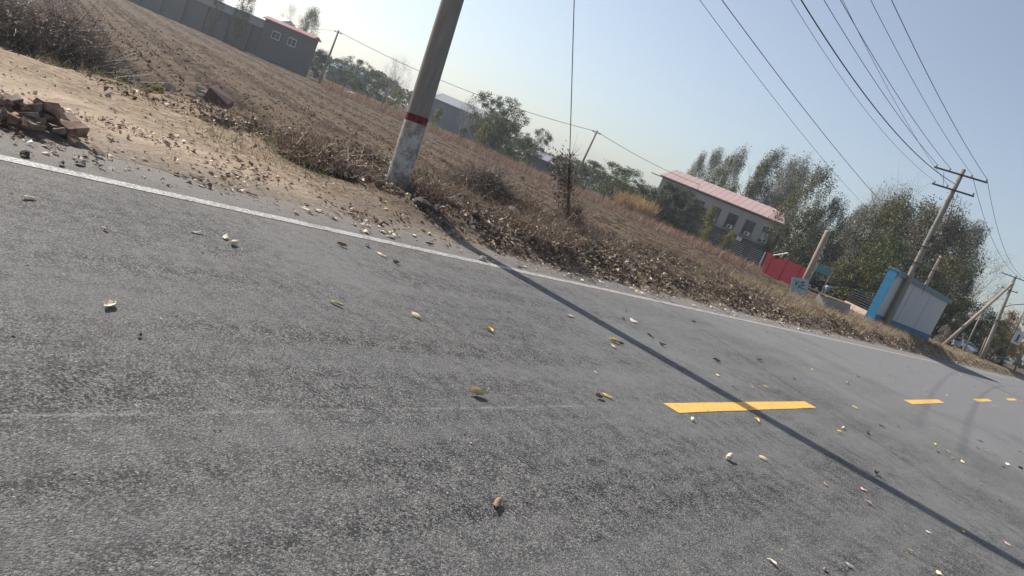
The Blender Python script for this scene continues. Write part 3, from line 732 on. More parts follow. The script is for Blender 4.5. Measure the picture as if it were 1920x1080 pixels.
for px in (525, 556):
    wx = float(np.linalg.norm((at(px, 60+(px-541)*.45, 88.5)-b0)[:2]))
    wd = MB().box((wx, -.02, h_-1.35), (1.1, .12, .95)).build('window', WHITE_W, og)
    for q in (-.26, .26): MB().box((wx+q, -.09, h_-1.35), (.42, .03, .75)).build('pane', GLASS, wd)
SHB = wallmat('far_blue_shed', (.16, .18, .21)); ROOFG = plain('grey_roof', (.26, .27, .29), .7, .15, 2)
blk('far_shed', at(790, 230, 150), at(905, 272, 145), 4.6, 8, 'low blue grey shed roof seen right of the near pole, beyond the hedge', roofmat=ROOFG, rise=1.6, mat=SHB)
blk('far_shed', at(992, 300, 130), at(1048, 325, 128), 1.7, 6, 'low dark shed beyond the field between the big tree and the guy wire', roofmat=ROOFG, rise=1.2, mat=SHB)
blk('far_shed', at(612, 140, 150), at(668, 158, 150), 2.5, 8, 'faint bluish shed far behind the left field pole', roofmat=plain('blue_roof', (.25, .36, .5), .6, .1, 2), rise=1.2, mat=SHB)
mb = MB(); c = at(660, 165, 80)
whp = tag(MB().box((0, 0, .2), (1.6, .9, .7), jit=.2, taper=.5).build('white_sack_heap', WHITE_W, None), 'small white heap lying at the far edge of the field', 'heap'); whp.location = (c[0], c[1], -.35)

# ------------------------------------------------------------------ trees
LEAF = {
 'green': leafy('leaf_green', [(0, (.03, .05, .010)), (.5, (.068, .098, .020)), (.85, (.13, .16, .035)), (1, (.22, .23, .07))]),
 'dark': leafy('leaf_dark', [(0, (.024, .036, .012)), (.6, (.056, .072, .024)), (1, (.15, .155, .07))]),
 'silver': leafy('leaf_silver', [(0, (.06, .058, .03)), (.45, (.15, .14, .085)), (.75, (.28, .265, .20)), (1, (.62, .61, .58))]),
 'olive': leafy('leaf_olive', [(0, (.034, .038, .007)), (.5, (.105, .105, .018)), (.85, (.21, .19, .04)), (1, (.36, .31, .12))]),
 'yellow': leafy('leaf_yellow', [(0, (.09, .10, .02)), (.5, (.20, .20, .05)), (1, (.36, .31, .09))]),
 'orange': leafy('leaf_orange', [(0, (.14, .09, .02)), (.5, (.30, .19, .04)), (1, (.45, .30, .07))]),
 'brown': leafy('leaf_brown', [(0, (.09, .065, .045)), (.6, (.20, .14, .10)), (1, (.33, .24, .17))]),
}
protos = {}
def make_proto(kind, seed, leafm, shape, ncl, per, csz, leafsz, bare=0.0, multi=1, barkm=BARK, up=None):
    """unit tree 10 m tall : returns trunk mesh and crown mesh"""
    r0 = np.random.default_rng(seed); rr = random.Random(seed)
    mb = MB(); tips = []
    def limb(p, d, L, r, lvl):
        pts = [p]; q = Vector(p); dd = Vector(d).normalized()
        for k in range(4):
            dd = (dd+Vector((rr.gauss(0, .10), rr.gauss(0, .10), rr.gauss(.04, .05)))).normalized(); q = q+dd*L/4; pts.append(tuple(q))
        mb.tube(pts, [r*(1-.17*k) for k in range(5)], 6 if lvl < 2 else 4, lvl == 0)
        tips.append(tuple(q))
        if lvl < 3:
            for k in range(4 if lvl == 0 else 3):
                t = rr.uniform(.35, 1); i_ = min(3, int(t*4)); base = Vector(pts[i_]).lerp(Vector(pts[i_+1]), t*4-i_)
                a = rr.uniform(0, 2*math.pi); spread = shape['spread']*(1 if lvl == 0 else .8)
                nd = (dd+Vector((math.cos(a), math.sin(a), rr.uniform(-.1, .3)))*spread).normalized()
                limb(tuple(base), nd, L*rr.uniform(.42, .62), r*.42, lvl+1)
    for m_ in range(multi):
        a = rr.uniform(0, 6.28); o_ = .25*(multi > 1)
        limb((math.cos(a)*o_, math.sin(a)*o_, -.1), (math.cos(a)*.12*(multi > 1), math.sin(a)*.12*(multi > 1), 1), shape['trunk']*rr.uniform(.85, 1.1), .17 if multi == 1 else .10, 0)
    zm = max(v[2] for v in mb.v); kz = shape.get('top', 8.6)/zm; mb.v = [(v[0]*kz, v[1]*kz, v[2]*kz) for v in mb.v]
    tm = mb.build('trunk', barkm, None, True); tmesh = tm.data; bpy.data.objects.remove(tm)
    # crown clusters within an envelope
    C = []
    while len(C) < ncl:
        z = r0.uniform(shape['z0'], 10); t = (z-shape['z0'])/(10-shape['z0'])
        rad = shape['r']*shape['f'](t)
        a = r0.uniform(0, 2*np.pi); q = rad*np.sqrt(r0.uniform(.08, 1))
        lump = .72+.5*vnoise(np.array([a*1.4+seed]), np.array([z*.55]))[0]
        C.append((q*np.cos(a)*lump, q*np.sin(a)*lump, z-(shape.get('droop', 0)*q)))
    C = np.array(C)
    P = []
    for c in C:
        k = int(per*r0.uniform(.4, 1.5)); sz = csz*r0.uniform(.6, 1.3)
        P.append(c+r0.normal(0, 1, (k, 3)).clip(-1.7, 1.7)*np.array([sz, sz, sz*shape.get('vz', .8)]))
    P = np.concatenate(P); P = P[P[:, 2] > .15]
    cr = cards('crown', P, leafsz*(.6+.8*r0.random(len(P))), LEAF[leafm], None, flat=.9, aspect=.75, curl=.3)
    # twigs
    nt_ = 1100 if shape.get('tw', 1) > 1.4 else 500; T_ = C[r0.integers(0, len(C), nt_)]+r0.normal(0, csz*.7, (nt_, 3)); D_ = T_*[1, 1, 0]*.25+[0, 0, 1.0]+r0.normal(0, .35, (nt_, 3))
    tw = strips('twigs', T_-D_*.3, D_, .5+1.1*r0.random(nt_)*shape.get('tw', 1)*.7, .014, barkm, None)
    res = (tmesh, cr.data, tw.data)
    bpy.data.objects.remove(cr); bpy.data.objects.remove(tw)
    return res
rnd = lambda t: math.sqrt(max(0, 1-(2*t-1)**2))**.8
egg = lambda t: (math.sin(math.pi*min(1, t*.85+.12)))**.7
spire = lambda t: (1-t)**.65*(.45+.55*min(1, t*6))
tall = lambda t: (math.sin(math.pi*(.14+.80*t)))**.8
half = lambda t: math.sqrt(max(0, 1-t*t))
SH = {
 'round': dict(spread=.75, trunk=5.5, z0=1.8, r=4.0, f=rnd),
 'broad': dict(spread=.7, trunk=6, z0=1.0, r=4.2, f=egg),
 'poplar': dict(spread=.26, trunk=8, z0=1.2, r=1.45, f=tall, vz=2.2, tw=1.5),
 'cone': dict(spread=.3, trunk=7, z0=.3, r=2.3, f=spire, vz=1.4),
 'bush': dict(spread=.7, trunk=3.5, z0=.2, r=5.5, f=half),
 'willow': dict(spread=.55, trunk=6.5, z0=.8, r=3.8, f=egg, vz=1.9, tw=1.6),
 'bare': dict(top=10, spread=.50, trunk=6.5, z0=2.5, r=3.0, f=egg, vz=1.4, tw=2.0),
}
def proto(key):
    if key in protos: return protos[key]
    sh_, leaf, v = key
    par = dict(round=(75, 110, .44, .19), broad=(90, 105, .44, .20), poplar=(95, 105, .24, .115), cone=(60, 110, .40, .18), bush=(70, 100, .7, .30), willow=(120, 130, .32, .14), bare=(60, 14, .5, .12))[sh_]
    nm = 3 if sh_ in ('bush', 'bare') else (2 if sh_ == 'willow' else 1)
    protos[key] = make_proto(sh_, 100+v*7+sum(map(ord, sh_+leaf)), leaf, SH[sh_], *par, multi=nm, barkm=BARK_PALE if sh_ in ('poplar', 'bare') and leaf != 'dark' else BARK, )
    return protos[key]
def tree(px, py, d, shp, leaf, wide, label, v=0, cat='tree', z0=None, name=None):
    T = at(px, py, d); g = h1(T[0], T[1]) if z0 is None else z0; hgt = T[2]-g
    o = thing(name or ('bush' if shp == 'bush' else {'poplar': 'poplar_tree', 'cone': 'conical_tree', 'bare': 'bare_tree', 'willow': 'willow_tree'}.get(shp, 'broadleaf_tree')), (T[0], T[1], g), label, 'bush' if shp == 'bush' else cat, rz=(px*1.7) % 6.28)
    s = hgt/10.2; 
    for nm, me in zip(('trunk', 'crown', 'twigs'), proto((shp, leaf, v))):
        c = bpy.data.objects.new(nm, me); COL.objects.link(c); c.parent = o; c.scale = (s*wide, s*wide, s)
        if nm == 'twigs': c['kind'] = 'stuff'
    return o
TR = [
 # far left
 (425, -45, 86, 'poplar', 'dark', .8, 'leftmost slim tree standing before the long grey wall', 0),
 (478, -40, 85, 'poplar', 'dark', .9, 'slim tree in front of the wall, its crown cut by the top of the picture', 1),
 (548, 12, 112, 'bare', 'silver', .8, 'thin bare tree directly above the red roof edge', 0),
 (590, 20, 112, 'poplar', 'silver', 1.3, 'brownish feathery tree behind the right end of the red roof', 0),
 (607, 95, 110, 'bush', 'dark', .9, 'dark bush just right of the grey house', 0),
 (640, 112, 120, 'broad', 'green', 1.5, 'low dark green tree right of the left field pole', 0),
 (664, 106, 118, 'round', 'dark', 1.0, 'small pale crowned tree left of the round green tree', 1),
 (683, 115, 112, 'round', 'green', 1.2, 'round dense green tree in the left distance', 0),
 (706, 135, 118, 'broad', 'dark', 1.6, 'dark hedge tree right of the round green tree', 0),
 (735, 148, 122, 'broad', 'green', 1.7, 'dark hedge tree left of the tall near pole', 1),
 (758, 112, 105, 'bare', 'silver', 1.0, 'bare branching tree just left of the near pole', 1),
 (752, 170, 88, 'broad', 'yellow', 1.0, 'yellow green bushy tree left of the near pole', 0),
 (818, 148, 110, 'bare', 'brown', .7, 'bare brown tree just right of the near pole', 0),
 (828, 200, 82, 'cone', 'yellow', 1.2, 'bright yellow green conical shrub right of the near pole', 0),
 (888, 188, 125, 'bare', 'silver', .9, 'faint bare tree left of the large grey green tree', 2),
 (872, 240, 82, 'bush', 'green', .6, 'small dark round bush left of the conical pair', 0),
 (912, 232, 82, 'cone', 'yellow', 1.3, 'yellow green conical shrub at the foot of the large tree', 1),
 (932, 178, 98, 'round', 'dark', 1.05, 'large grey green tree, left half of the tall clump', 0),
 (962, 184, 100, 'round', 'dark', 1.0, 'large grey green tree, right half of the tall clump', 1),
 (935, 215, 90, 'broad', 'green', 1.25, 'full green tree in front of the tall grey clump', 0),
 (965, 230, 90, 'broad', 'green', 1.2, 'green tree at the right side of the tall grey clump', 1),
 (990, 258, 92, 'bush', 'green', .9, 'low green bush right of the tall clump', 0),
 (1022, 243, 125, 'round', 'dark', .9, 'small grey tree standing alone above the low dark shed', 0),
 (1052, 292, 125, 'bush', 'dark', .9, 'dark bush behind the dead vine', 0),
 (1085, 300, 118, 'broad', 'green', 1.7, 'bluish bush left of the leaning field pole', 0),
 (1115, 303, 112, 'broad', 'dark', 1.7, 'dark broad tree just right of the leaning field pole', 0),
 (1160, 308, 96, 'round', 'green', 1.35, 'rounded green tree with a visible trunk, left of the pink roofed building', 1),
 (1190, 318, 104, 'broad', 'green', 1.4, 'darker green tree behind the rounded tree with the trunk', 0),
 (1222, 350, 118, 'bush', 'dark', .9, 'low dark bush left of the pink roofed building', 0),
 (1262, 345, 92, 'broad', 'dark', 1.1, 'dark tree covering the left end of the pink roofed building', 0),
 (1290, 348, 92, 'broad', 'dark', 1.15, 'dark tree covering the second window of the building', 1),
 (1315, 385, 91, 'broad', 'green', 1.1, 'dark green tree below the middle windows of the building', 1),
 (1340, 388, 88, 'cone', 'yellow', 1.0, 'slender yellow green tree before the building', 0),
 (1332, 425, 86, 'bush', 'yellow', .5, 'yellowish bush at the foot of the building, left one', 0),
 (1376, 432, 86, 'bush', 'yellow', .55, 'yellowish bush at the foot of the building, right one', 1),
 (1356, 440, 90, 'bush', 'dark', .6, 'dark bush between the two yellowish bushes', 0),
 # poplars behind the building
 (1318, 292, 132, 'poplar', 'silver', .75, 'leftmost silvery poplar rising behind the pink roof', 0),
 (1350, 284, 134, 'poplar', 'silver', .85, 'second silvery poplar behind the pink roof', 1),
 (1370, 294, 130, 'poplar', 'olive', .8, 'olive poplar between the silvery ones behind the pink roof', 0),
 (1394, 280, 134, 'poplar', 'silver', .85, 'silvery poplar at the right of the first clump behind the pink roof', 2),
 (1440, 300, 132, 'poplar', 'silver', .75, 'first poplar of the clump above the right half of the pink roof', 1),
 (1462, 283, 130, 'poplar', 'olive', .95, 'tallest poplar above the right end of the pink roof', 1),
 (1488, 304, 134, 'poplar', 'silver', .85, 'pale poplar just right of the tallest one', 0),
 (1514, 300, 130, 'poplar', 'silver', .85, 'pale leafy poplar left of the olive tree', 2),
 (1372, 352, 136, 'willow', 'silver', .55, 'lower silvery tree filling the gap behind the roof ridge', 0),
 (1486, 345, 128, 'willow', 'silver', .6, 'lower silvery tree at the right end of the roof', 1),
 (1544, 322, 100, 'willow', 'olive', .78, 'upright olive green tree right of the pink roofed building', 0),
 (1528, 390, 100, 'broad', 'olive', .6, 'olive green tree behind the red hoarding', 0),
 (1578, 376, 98, 'willow', 'dark', .62, 'dark tree behind the broken pole', 0),
 (1556, 420, 94, 'broad', 'dark', .9, 'low dark tree behind the white compact car', 1),
 (1612, 398, 108, 'poplar', 'silver', 1.0, 'silvery tree between the broken pole and the great clump', 0),
 (1640, 392, 106, 'willow', 'silver', .8, 'silvery grey tree at the left of the great clump', 0),
 (1672, 358, 104, 'bare', 'silver', .9, 'bare topped tree sticking out of the great clump, left one', 0),
 (1704, 352, 104, 'bare', 'brown', .9, 'bare topped tree sticking out of the great clump, right one', 0),
 (1665, 384, 98, 'willow', 'silver', .8, 'grey tree in the left part of the great clump', 1),
 (1705, 378, 96, 'willow', 'olive', .95, 'olive tree forming the crest of the great clump', 1),
 (1745, 388, 94, 'willow', 'olive', .95, 'olive tree left of the lamp pole top', 0),
 (1690, 450, 86, 'broad', 'green', .9, 'green tree low in the great clump, left of the lamp pole', 1),
 (1640, 460, 88, 'broad', 'olive', 1.0, 'olive tree low in the great clump, above the fence', 0),
 (1610, 500, 88, 'bush', 'dark', .8, 'dark bush behind the rail fence', 0),
 (1785, 392, 92, 'willow', 'brown', .8, 'brown tree behind the lamp', 0),
 (1805, 420, 92, 'willow', 'olive', .9, 'olive tree right of the lamp pole', 1),
 (1838, 425, 96, 'poplar', 'silver', 1.2, 'silvery tree at the right edge of the great clump', 1),
 (1790, 480, 86, 'broad', 'olive', .9, 'olive tree behind the shed roof', 1),
 (1750, 500, 84, 'broad', 'dark', .9, 'dark tree directly behind the shed', 0),
 (1815, 500, 88, 'willow', 'dark', .8, 'dark drooping tree behind the right end of the shed', 0),
 (1868, 478, 100, 'bare', 'silver', .9, 'nearly leafless pale tree left of the dark pole with the strut', 1),
 (1835, 560, 92, 'broad', 'dark', 1.3, 'dark bushy tree behind the diagonal strut pole', 1),
 (1872, 590, 96, 'broad', 'green', 1.2, 'grey green bushy tree behind the dark pole with the strut', 0),
 (1895, 600, 98, 'round', 'orange', 1.1, 'orange autumn tree at the right edge', 0),
 (1925, 590, 100, 'round', 'orange', 1.2, 'golden tree cut by the right edge of the picture', 1),
 (1848, 640, 80, 'bush', 'olive', .8, 'pale leafy bush beside the white sedan', 0),
 (1880, 655, 84, 'bush', 'dark', .9, 'dark bush between the dark pole and the slim pale pole', 0),
 (1778, 610, 72, 'bush', 'silver', .6, 'pale leafy bush at the right end of the shed', 0),
]
for t_ in TR: tree(*t_[:7], v=t_[7])

# distant wood and haze-faded hedge
n_ = 15000; px = rng.uniform(-500, 2050, n_); d = rng.uniform(185, 230, n_)
Pw = np.stack([at(a_, 745-.425*(2057-a_), b_) for a_, b_ in zip(px, d)])
top = 3.2+4.5*fbm(px*.02, d*.01, 3)+3*(px > 1300); Pw[:, 2] = -.4+top*np.sqrt(rng.random(n_))
tag(cards('distant_wood', Pw, 1.2, LEAF['dark'], None, flat=.9, aspect=.9), 'far off belt of dark trees along the horizon', 'wood', kind='stuff')

# ------------------------------------------------------------------ dry grass bands
def scatter_px(n, poly, spread_d):
    P = []
    for _ in range(n):
        k = random.randrange(len(poly)-1); t = random.random()
        a_, b_ = np.array(poly[k]), np.array(poly[k+1]); q = a_+(b_-a_)*t
        w_ = at(q[0], q[1], q[2]+random.uniform(-spread_d, spread_d)); w_[2] = 0; P.append(w_)
    P = np.array(P); P[:, 2] = H(P[:, 0], P[:, 1]); return P
def up_dirs(n, s=.35): return np.stack([rng.normal(0, s, n), rng.normal(0, s, n), np.ones(n)], 1)
DRYRED = leafy('dry_grass_red', [(0, (.13, .075, .05)), (.5, (.26, .16, .11)), (1, (.40, .28, .19))], .3)
STRAW = leafy('dry_straw', [(0, (.18, .13, .08)), (.5, (.38, .29, .18)), (1, (.55, .45, .31))], .3)
GREENGR = leafy('rough_grass', [(0, (.07, .075, .03)), (.6, (.17, .15, .07)), (1, (.33, .27, .15))], .3)
P = scatter_px(14000, [(600, 165, 78), (860, 262, 80), (1060, 350, 78), (1250, 432, 76), (1430, 505, 72)], 7)
tag(strips('dry_grass', P, up_dirs(len(P)), .35+.75*rng.random(len(P))*(.4+fbm(P[:, 0]*.3, P[:, 1]*.3)), .045, DRYRED), 'band of reddish dry grass along the far edge of the field', 'grass', kind='stuff')
P = scatter_px(3500, [(1155, 383, 95), (1225, 400, 93)], 3)
tag(strips('dry_maize', P, up_dirs(len(P), .2), 1.3+1.0*rng.random(len(P)), .09, leafy('maize', [(0, (.25, .17, .08)), (1, (.60, .42, .20))], .4)), 'patch of standing golden dry maize left of the building', 'crop', kind='stuff')

# ------------------------------------------------------------------ verge : leaf litter, straw, brush
def ground_pts(n, x0, x1, y0, y1, dens=None, dz=.01):
    x = rng.uniform(x0, x1, n); y = y0+(y1-y0)*rng.random(n)
    if dens is not None:
        k = rng.random(n) < dens(x, y); x, y = x[k], y[k]
    z = np.maximum(H(x, y), 0)*1.0 if x1 > -6.3 else H(x, y)
    return np.stack([x, y, np.where((x > -7.2), np.maximum(z, .002), z)+dz], 1)
LITTER = leafy('leaf_litter', [(0, (.05, .035, .028)), (.35, (.14, .095, .068)), (.65, (.27, .195, .14)), (.9, (.44, .36, .28)), (.97, (.62, .55, .46)), (1, (.50, .36, .07))], .15)
LITTER2 = leafy('leaf_litter_golden', [(0, (.16, .11, .06)), (.4, (.36, .27, .15)), (.8, (.52, .41, .26)), (1, (.66, .56, .40))], .25)
HUSK = leafy('husks', [(0, (.08, .05, .04)), (.5, (.25, .17, .12)), (.85, (.45, .34, .26)), (1, (.68, .60, .52))], .2)
den = lambda x, y: sst(-6.6, -7.2, x+.5*(fbm(x, y)-.45))*(sst(0, 1.3, y-(6.0+(x+9)*.7))+.12*sst(-10.3, -11, x))*(1-.8*sst(-10.3, -12.0, x))*(.22+1.5*sst(.36, .54, fbm(x*.9, y*.9)))*(1-.55*sst(18, 30, y))
P = ground_pts(190000, -12.5, -6.5, 4, 42, den, .015); P[:, 2] += .03*rng.random(len(P))
tag(cards('leaf_litter', P, .025+.10*rng.random(len(P))**1.6, [LITTER], None, flat=.55, aspect=.6, curl=.6), 'thick litter of brown leaves and husks on the road bank', 'leaf litter', kind='stuff')
P = ground_pts(26000, -12, -6.6, 40, 95, lambda x, y: sst(-6.5, -7.5, x)*(.3+fbm(x, y)), .02)
tag(cards('leaf_litter', P, .05+.07*rng.random(len(P)), [LITTER2], None, flat=.5, aspect=.6, curl=.6), 'brown litter on the verge around and beyond the shed', 'leaf litter', kind='stuff')
wm = lambda x, y: sst(0, 1.5, y-(6.2+(x+9)*.6))*sst(.42, .56, fbm(x*.8+9, y*.8))*sst(-7.0, -8.0, x)*(1-sst(-10.2, -12.0, x))
W0 = ground_pts(2600, -13, -7, 5, 34, wm, 0)
PP = np.repeat(W0, 22, 0); PP[:, :2] += rng.normal(0, .17, (len(PP), 2)); PP[:, 2] = H(PP[:, 0], PP[:, 1]); D_ = np.stack([rng.normal(0, .9, len(PP)), rng.normal(0, .9, len(PP)), .15+.8*rng.random(len(PP))], 1)
WEED = leafy('dead_weed', [(0, (.04, .028, .02)), (.5, (.13, .09, .062)), (.85, (.27, .195, .13)), (1, (.46, .37, .27))], .15)
tag(strips('dead_weeds', PP, D_, .10+.28*rng.random(len(PP)), .008, WEED, bend=1.0), 'clumps of flattened dead weeds on the earth bank', 'weeds', kind='stuff')
P = ground_pts(9000, -12.5, -6.7, 4.5, 36, lambda x, y: sst(0, 1.6, y-(6.0+(x+9)*.7))*sst(-6.6, -7.4, x), .03)
DL = np.stack([rng.normal(0, 1, len(P)), rng.normal(0, 1, len(P)), rng.normal(.05, .18, len(P))], 1)
tag(strips('fallen_stalks', P, DL, .10+.45*rng.random(len(P))**2, .007, STRAW, bend=.25), 'broken dry stalks and straws lying over the bank', 'stalks', kind='stuff')
# thin litter over shoulder, track and road edge
den2 = lambda x, y: sst(-6.1, -6.9, x)*(.12+.9*sst(.45, .62, fbm(x*1.6, y*1.6)))*(1-sst(-7.4, -9, x)*.9)
P = ground_pts(46000, -9.5, -6.1, .2, 26, den2, .008)
tag(cards('shoulder_litter', P, .015+.075*rng.random(len(P))**2.5, [HUSK], None, flat=.35, aspect=.7, curl=.5), 'scattered pale scraps and crumbled leaves along the road shoulder', 'litter', kind='stuff')
STUB = leafy('stubble', [(0, (.04, .026, .018)), (.5, (.11, .072, .048)), (.85, (.24, .17, .11)), (1, (.48, .38, .27))], .15)
den3 = lambda x, y: sst(-11, -14, x)*(.15+.8*fbm(x*.8, y*.8))
P = ground_pts(110000, -60, -11.5, 2, 65, lambda x, y: np.exp(-np.hypot(x+12, y-8)/30)*(.5+.8*fbm(x, y)), .012)
tag(cards('field_stubble', P, .02+.09*rng.random(len(P))**2, [STUB], None, flat=.5, aspect=.35, curl=.4), 'chopped straw and husk scraps over the ploughed field', 'stubble', kind='stuff')
def clods(name, P, sz, mat, label):
    N = len(P); base = np.array([(1, 0, 0), (-1, 0, 0), (0, 1, 0), (0, -1, 0), (0, 0, 1), (0, 0, -1)], float)
    tri = np.array([(0, 2, 4), (2, 1, 4), (1, 3, 4), (3, 0, 4), (2, 0, 5), (1, 2, 5), (3, 1, 5), (0, 3, 5)])
    a = rng.random(N)*6.28; c_, s_ = np.cos(a), np.sin(a); Q = base[None]*(1+.5*rng.normal(0, .5, (N, 6, 3)).clip(-1, 1))
    X_ = Q[..., 0]*c_[:, None]-Q[..., 1]*s_[:, None]; Y_ = Q[..., 0]*s_[:, None]+Q[..., 1]*c_[:, None]
    V = np.stack([X_, Y_, Q[..., 2]*.7+rng.normal(0, .25, (N, 6))], -1)*sz[:, None, None]+P[:, None]
    return tag(raw(name, V.reshape(-1, 3), (tri[None]+np.arange(N)[:, None, None]*6).reshape(-1, 3), mat), label, 'soil', kind='stuff')
P = ground_pts(46000, -48, -13, 3, 50, lambda x, y: np.exp(-np.hypot(x+13, y-9)/22), 0)
clods('soil_clods', P, .014+.042*rng.random(len(P))**2.2, SOIL, 'broken clods of dark earth over the ploughed field')
P = ground_pts(16000, -12, -6.9, 5, 30, lambda x, y: sst(0, 1.5, y-(6.0+(x+9)*.7))*sst(-6.8, -7.6, x)*(.3+fbm(x, y)), 0)
clods('soil_clods', P, .012+.05*rng.random(len(P))**2.2, SOIL, 'crumbled lumps of earth on the bank by the pole')
P = ground_pts(2600, -11, -6.3, .3, 10, lambda x, y: .2+fbm(x, y), 0)
clods('small_stones', P, .004+.022*rng.random(len(P))**3, STONEG, 'pebbles and crumbs on the sandy track and shoulder')
# tufts of rough grass
tb = ground_pts(700, -16.5, -8.0, 3.5, 34, lambda x, y: (fbm(x*.7+3, y*.7) > .44)*(y > 4.6+(-8-x)*-.35)*1.0, 0)
PP = np.repeat(tb, 34, 0); PP[:, :2] += rng.normal(0, .16, (len(PP), 2)); PP[:, 2] = H(PP[:, 0], PP[:, 1])
tag(strips('verge_grass', PP, up_dirs(len(PP), .55), .07+.17*rng.random(len(PP)), .007, GREENGR), 'low rough dry grass between the bank and the field', 'grass', kind='stuff')
tb = ground_pts(900, -10.8, -7.4, 22, 60, lambda x, y: (fbm(x*.7+3, y*.7) > .36)*1.0, 0)
PP = np.repeat(tb, 26, 0); PP[:, :2] += rng.normal(0, .2, (len(PP), 2)); PP[:, 2] = H(PP[:, 0], PP[:, 1])
tag(strips('verge_grass', PP, up_dirs(len(PP), .5), .10+.25*rng.random(len(PP)), .014, STRAW), 'yellowish dry grass on the verge around the painted board', 'grass', kind='stuff')

def brush(loc, sx, sy, h_, n, label, mat, name='dry_brush', W=.010, rz=0, leaf=None, nl=0, cat='dry bush'):
    o = thing(name, (loc[0], loc[1], h1(loc[0], loc[1])), label, cat, rz=rz)
    a_ = rng.random(n)*2*np.pi; q = np.sqrt(rng.random(n)); x = q*np.cos(a_)*sx; y = q*np.sin(a_)*sy
    lump = .6+.7*fbm(x*1.3+loc[0], y*1.3)
    z = h_*lump*(1-q**2.2)*rng.random(n)**.8
    D = np.stack([rng.normal(0, .8, n), rng.normal(0, .8, n), rng.normal(.25, .5, n)], 1)
    s_ = strips('stems', np.stack([x, y, z], 1), D, .2+.5*rng.random(n)*min(1, h_*1.2), W, mat, o, bend=.9); tag(s_, kind='stuff')
    if nl:
        a_ = rng.random(nl)*2*np.pi; q = np.sqrt(rng.random(nl)); x = q*np.cos(a_)*sx; y = q*np.sin(a_)*sy
        z = h_*(.6+.7*fbm(x*1.3+loc[0], y*1.3))*(1-q**2.2)*rng.random(nl)**.5
        tag(cards('leaves', np.stack([x, y, z+.03], 1), .04+.06*rng.random(nl), leaf or HUSK, o, flat=.9, aspect=.6), kind='stuff')
    return o
BRUSH = leafy('brush_stems', [(0, (.045, .035, .03)), (.5, (.13, .10, .08)), (.9, (.26, .21, .17)), (1, (.4, .34, .28))], .1)
BRUSH2 = leafy('brush_brown', [(0, (.07, .05, .035)), (.5, (.19, .13, .09)), (1, (.36, .27, .19))], .1)
c = on_ground(175, 70, .2)
brush((-16.3, 4.7), 1.35, 1.6, .95, 6000, 'large tangle of dead brush beside the sandy track, upper left', BRUSH, W=.014, nl=3500, leaf=HUSK)
brush((-18.3, 3.3), 1.5, 1.5, 1.0, 3500, 'brush tangle at the upper left corner behind the large one', BRUSH, W=.014, nl=1500)
c = on_ground(615, 300, .25); brush((c[0], c[1]), .75, .75, .22, 1500, 'heap of brown corn husks just left of the near pole', BRUSH2, name='husk_heap', nl=2600, W=.016, cat='heap')
for (px_, py_, sx, sy, hh_, n_, lab) in ((905, 366, .55, .8, .42, 3200, 'dark dry bush right of the near pole'), (985, 398, .7, .6, .30, 2000, 'tangle of dry stems between the dark bush and the guy wire'),
        (1066, 425, .24, .24, .55, 1400, 'tuft of dry grass wrapped round the foot of the guy wire'), (800, 362, .5, .5, .22, 1100, 'low brown weeds directly behind the near pole'),
        (1130, 462, .6, 1.0, .16, 1500, 'low tangle of weeds right of the guy wire'), (1010, 438, .8, .8, .14, 1500, 'trampled litter heap in front of the guy wire')):
    c = on_ground(px_, py_, .3); brush((c[0], c[1]), sx, sy, hh_, n_, lab, BRUSH2 if n_ != 3200 else BRUSH, nl=n_//2, W=.009)
p = at(265, 90, 17.5)
tag(brush((-15.2, 6.6), .22, .22, .25, 30, 'small bright yellow green weed beside the brush tangle', BRUSH2, leaf=LEAF['yellow'], nl=260, name='green_weed', cat='weed'))
for px_, py_, lab in ((905, 300, 'small green weed in the field right of the near pole'), (978, 338, 'second small green weed further down the field')):
    c = on_ground(px_, py_, -.3); brush((c[0], c[1]), .22, .22, .3, 30, lab, BRUSH2, leaf=LEAF['yellow'], nl=300, name='green_weed', cat='weed')

# ------------------------------------------------------------------ rubble, stones
BRICK = plain('old_brick', (.185, .12, .09), .95, .45, 14, bmp=.02, dirt=(.30, .22, .165)); BRICK2 = plain('grey_brick', (.24, .20, .17), .95, .4, 14, bmp=.02, dirt=(.1, .08, .07))
rb = thing('brick_rubble', (-7.35, 2.05, h1(-7.35, 2.05)), 'heap of broken red bricks at the left edge of the picture beside the road', 'rubble')
rs = random.Random(5)
spots = []
for k in range(120):
    a_ = rs.random(); x = rs.gauss(-.1, .30); y = rs.uniform(-.9, .62); d_ = abs(x)/.6+abs(y)/1.3
    hgt = max(0, .17*(1-d_)) + rs.uniform(0, .03)
    sz = (rs.uniform(.05, .19), rs.uniform(.05, .11), rs.uniform(.035, .06))
    MB().box((0, 0, 0), sz, jit=.02).build('brick', BRICK if rs.random() < .7 else BRICK2, rb, bevel=.006)
for k, o in enumerate([q for q in bpy.data.objects if q.parent == rb]):
    x = rs.gauss(-.08, .30); y = rs.uniform(-1.0, .62); d_ = abs(x)/.6+abs(y)/1.3
    o.location = (x, y, .02+max(0, .17*(1-d_))*rs.random()**.5); o.rotation_euler = (rs.gauss(0, .3), rs.gauss(0, .3), rs.uniform(0, 3.14))
for k, (dx, dy, z, rx, ry, rz_, sz) in enumerate([(-.18, .42, .12, .2, .5, .3, (.21, .16, .06)), (.12, .50, .08, .1, -.2, 1.9, (.20, .14, .08)), (-.02, .32, .17, -.5, .2, .9, (.21, .17, .05)), (-.3, .62, .08, .3, .1, .2, (.21, .10, .06))]):
    o = MB().box((0, 0, 0), sz, jit=.012).build('brick', BRICK if k != 3 else BRICK2, rb, bevel=.006); o.location = (dx, dy, z); o.rotation_euler = (rx, ry, rz_)
mk = thing('masonry_chunk', (-14.3, 7.35, h1(-14.3, 7.35)), 'broken chunk of reddish masonry at the end of the brush tangle', 'rubble', rz=R(35))
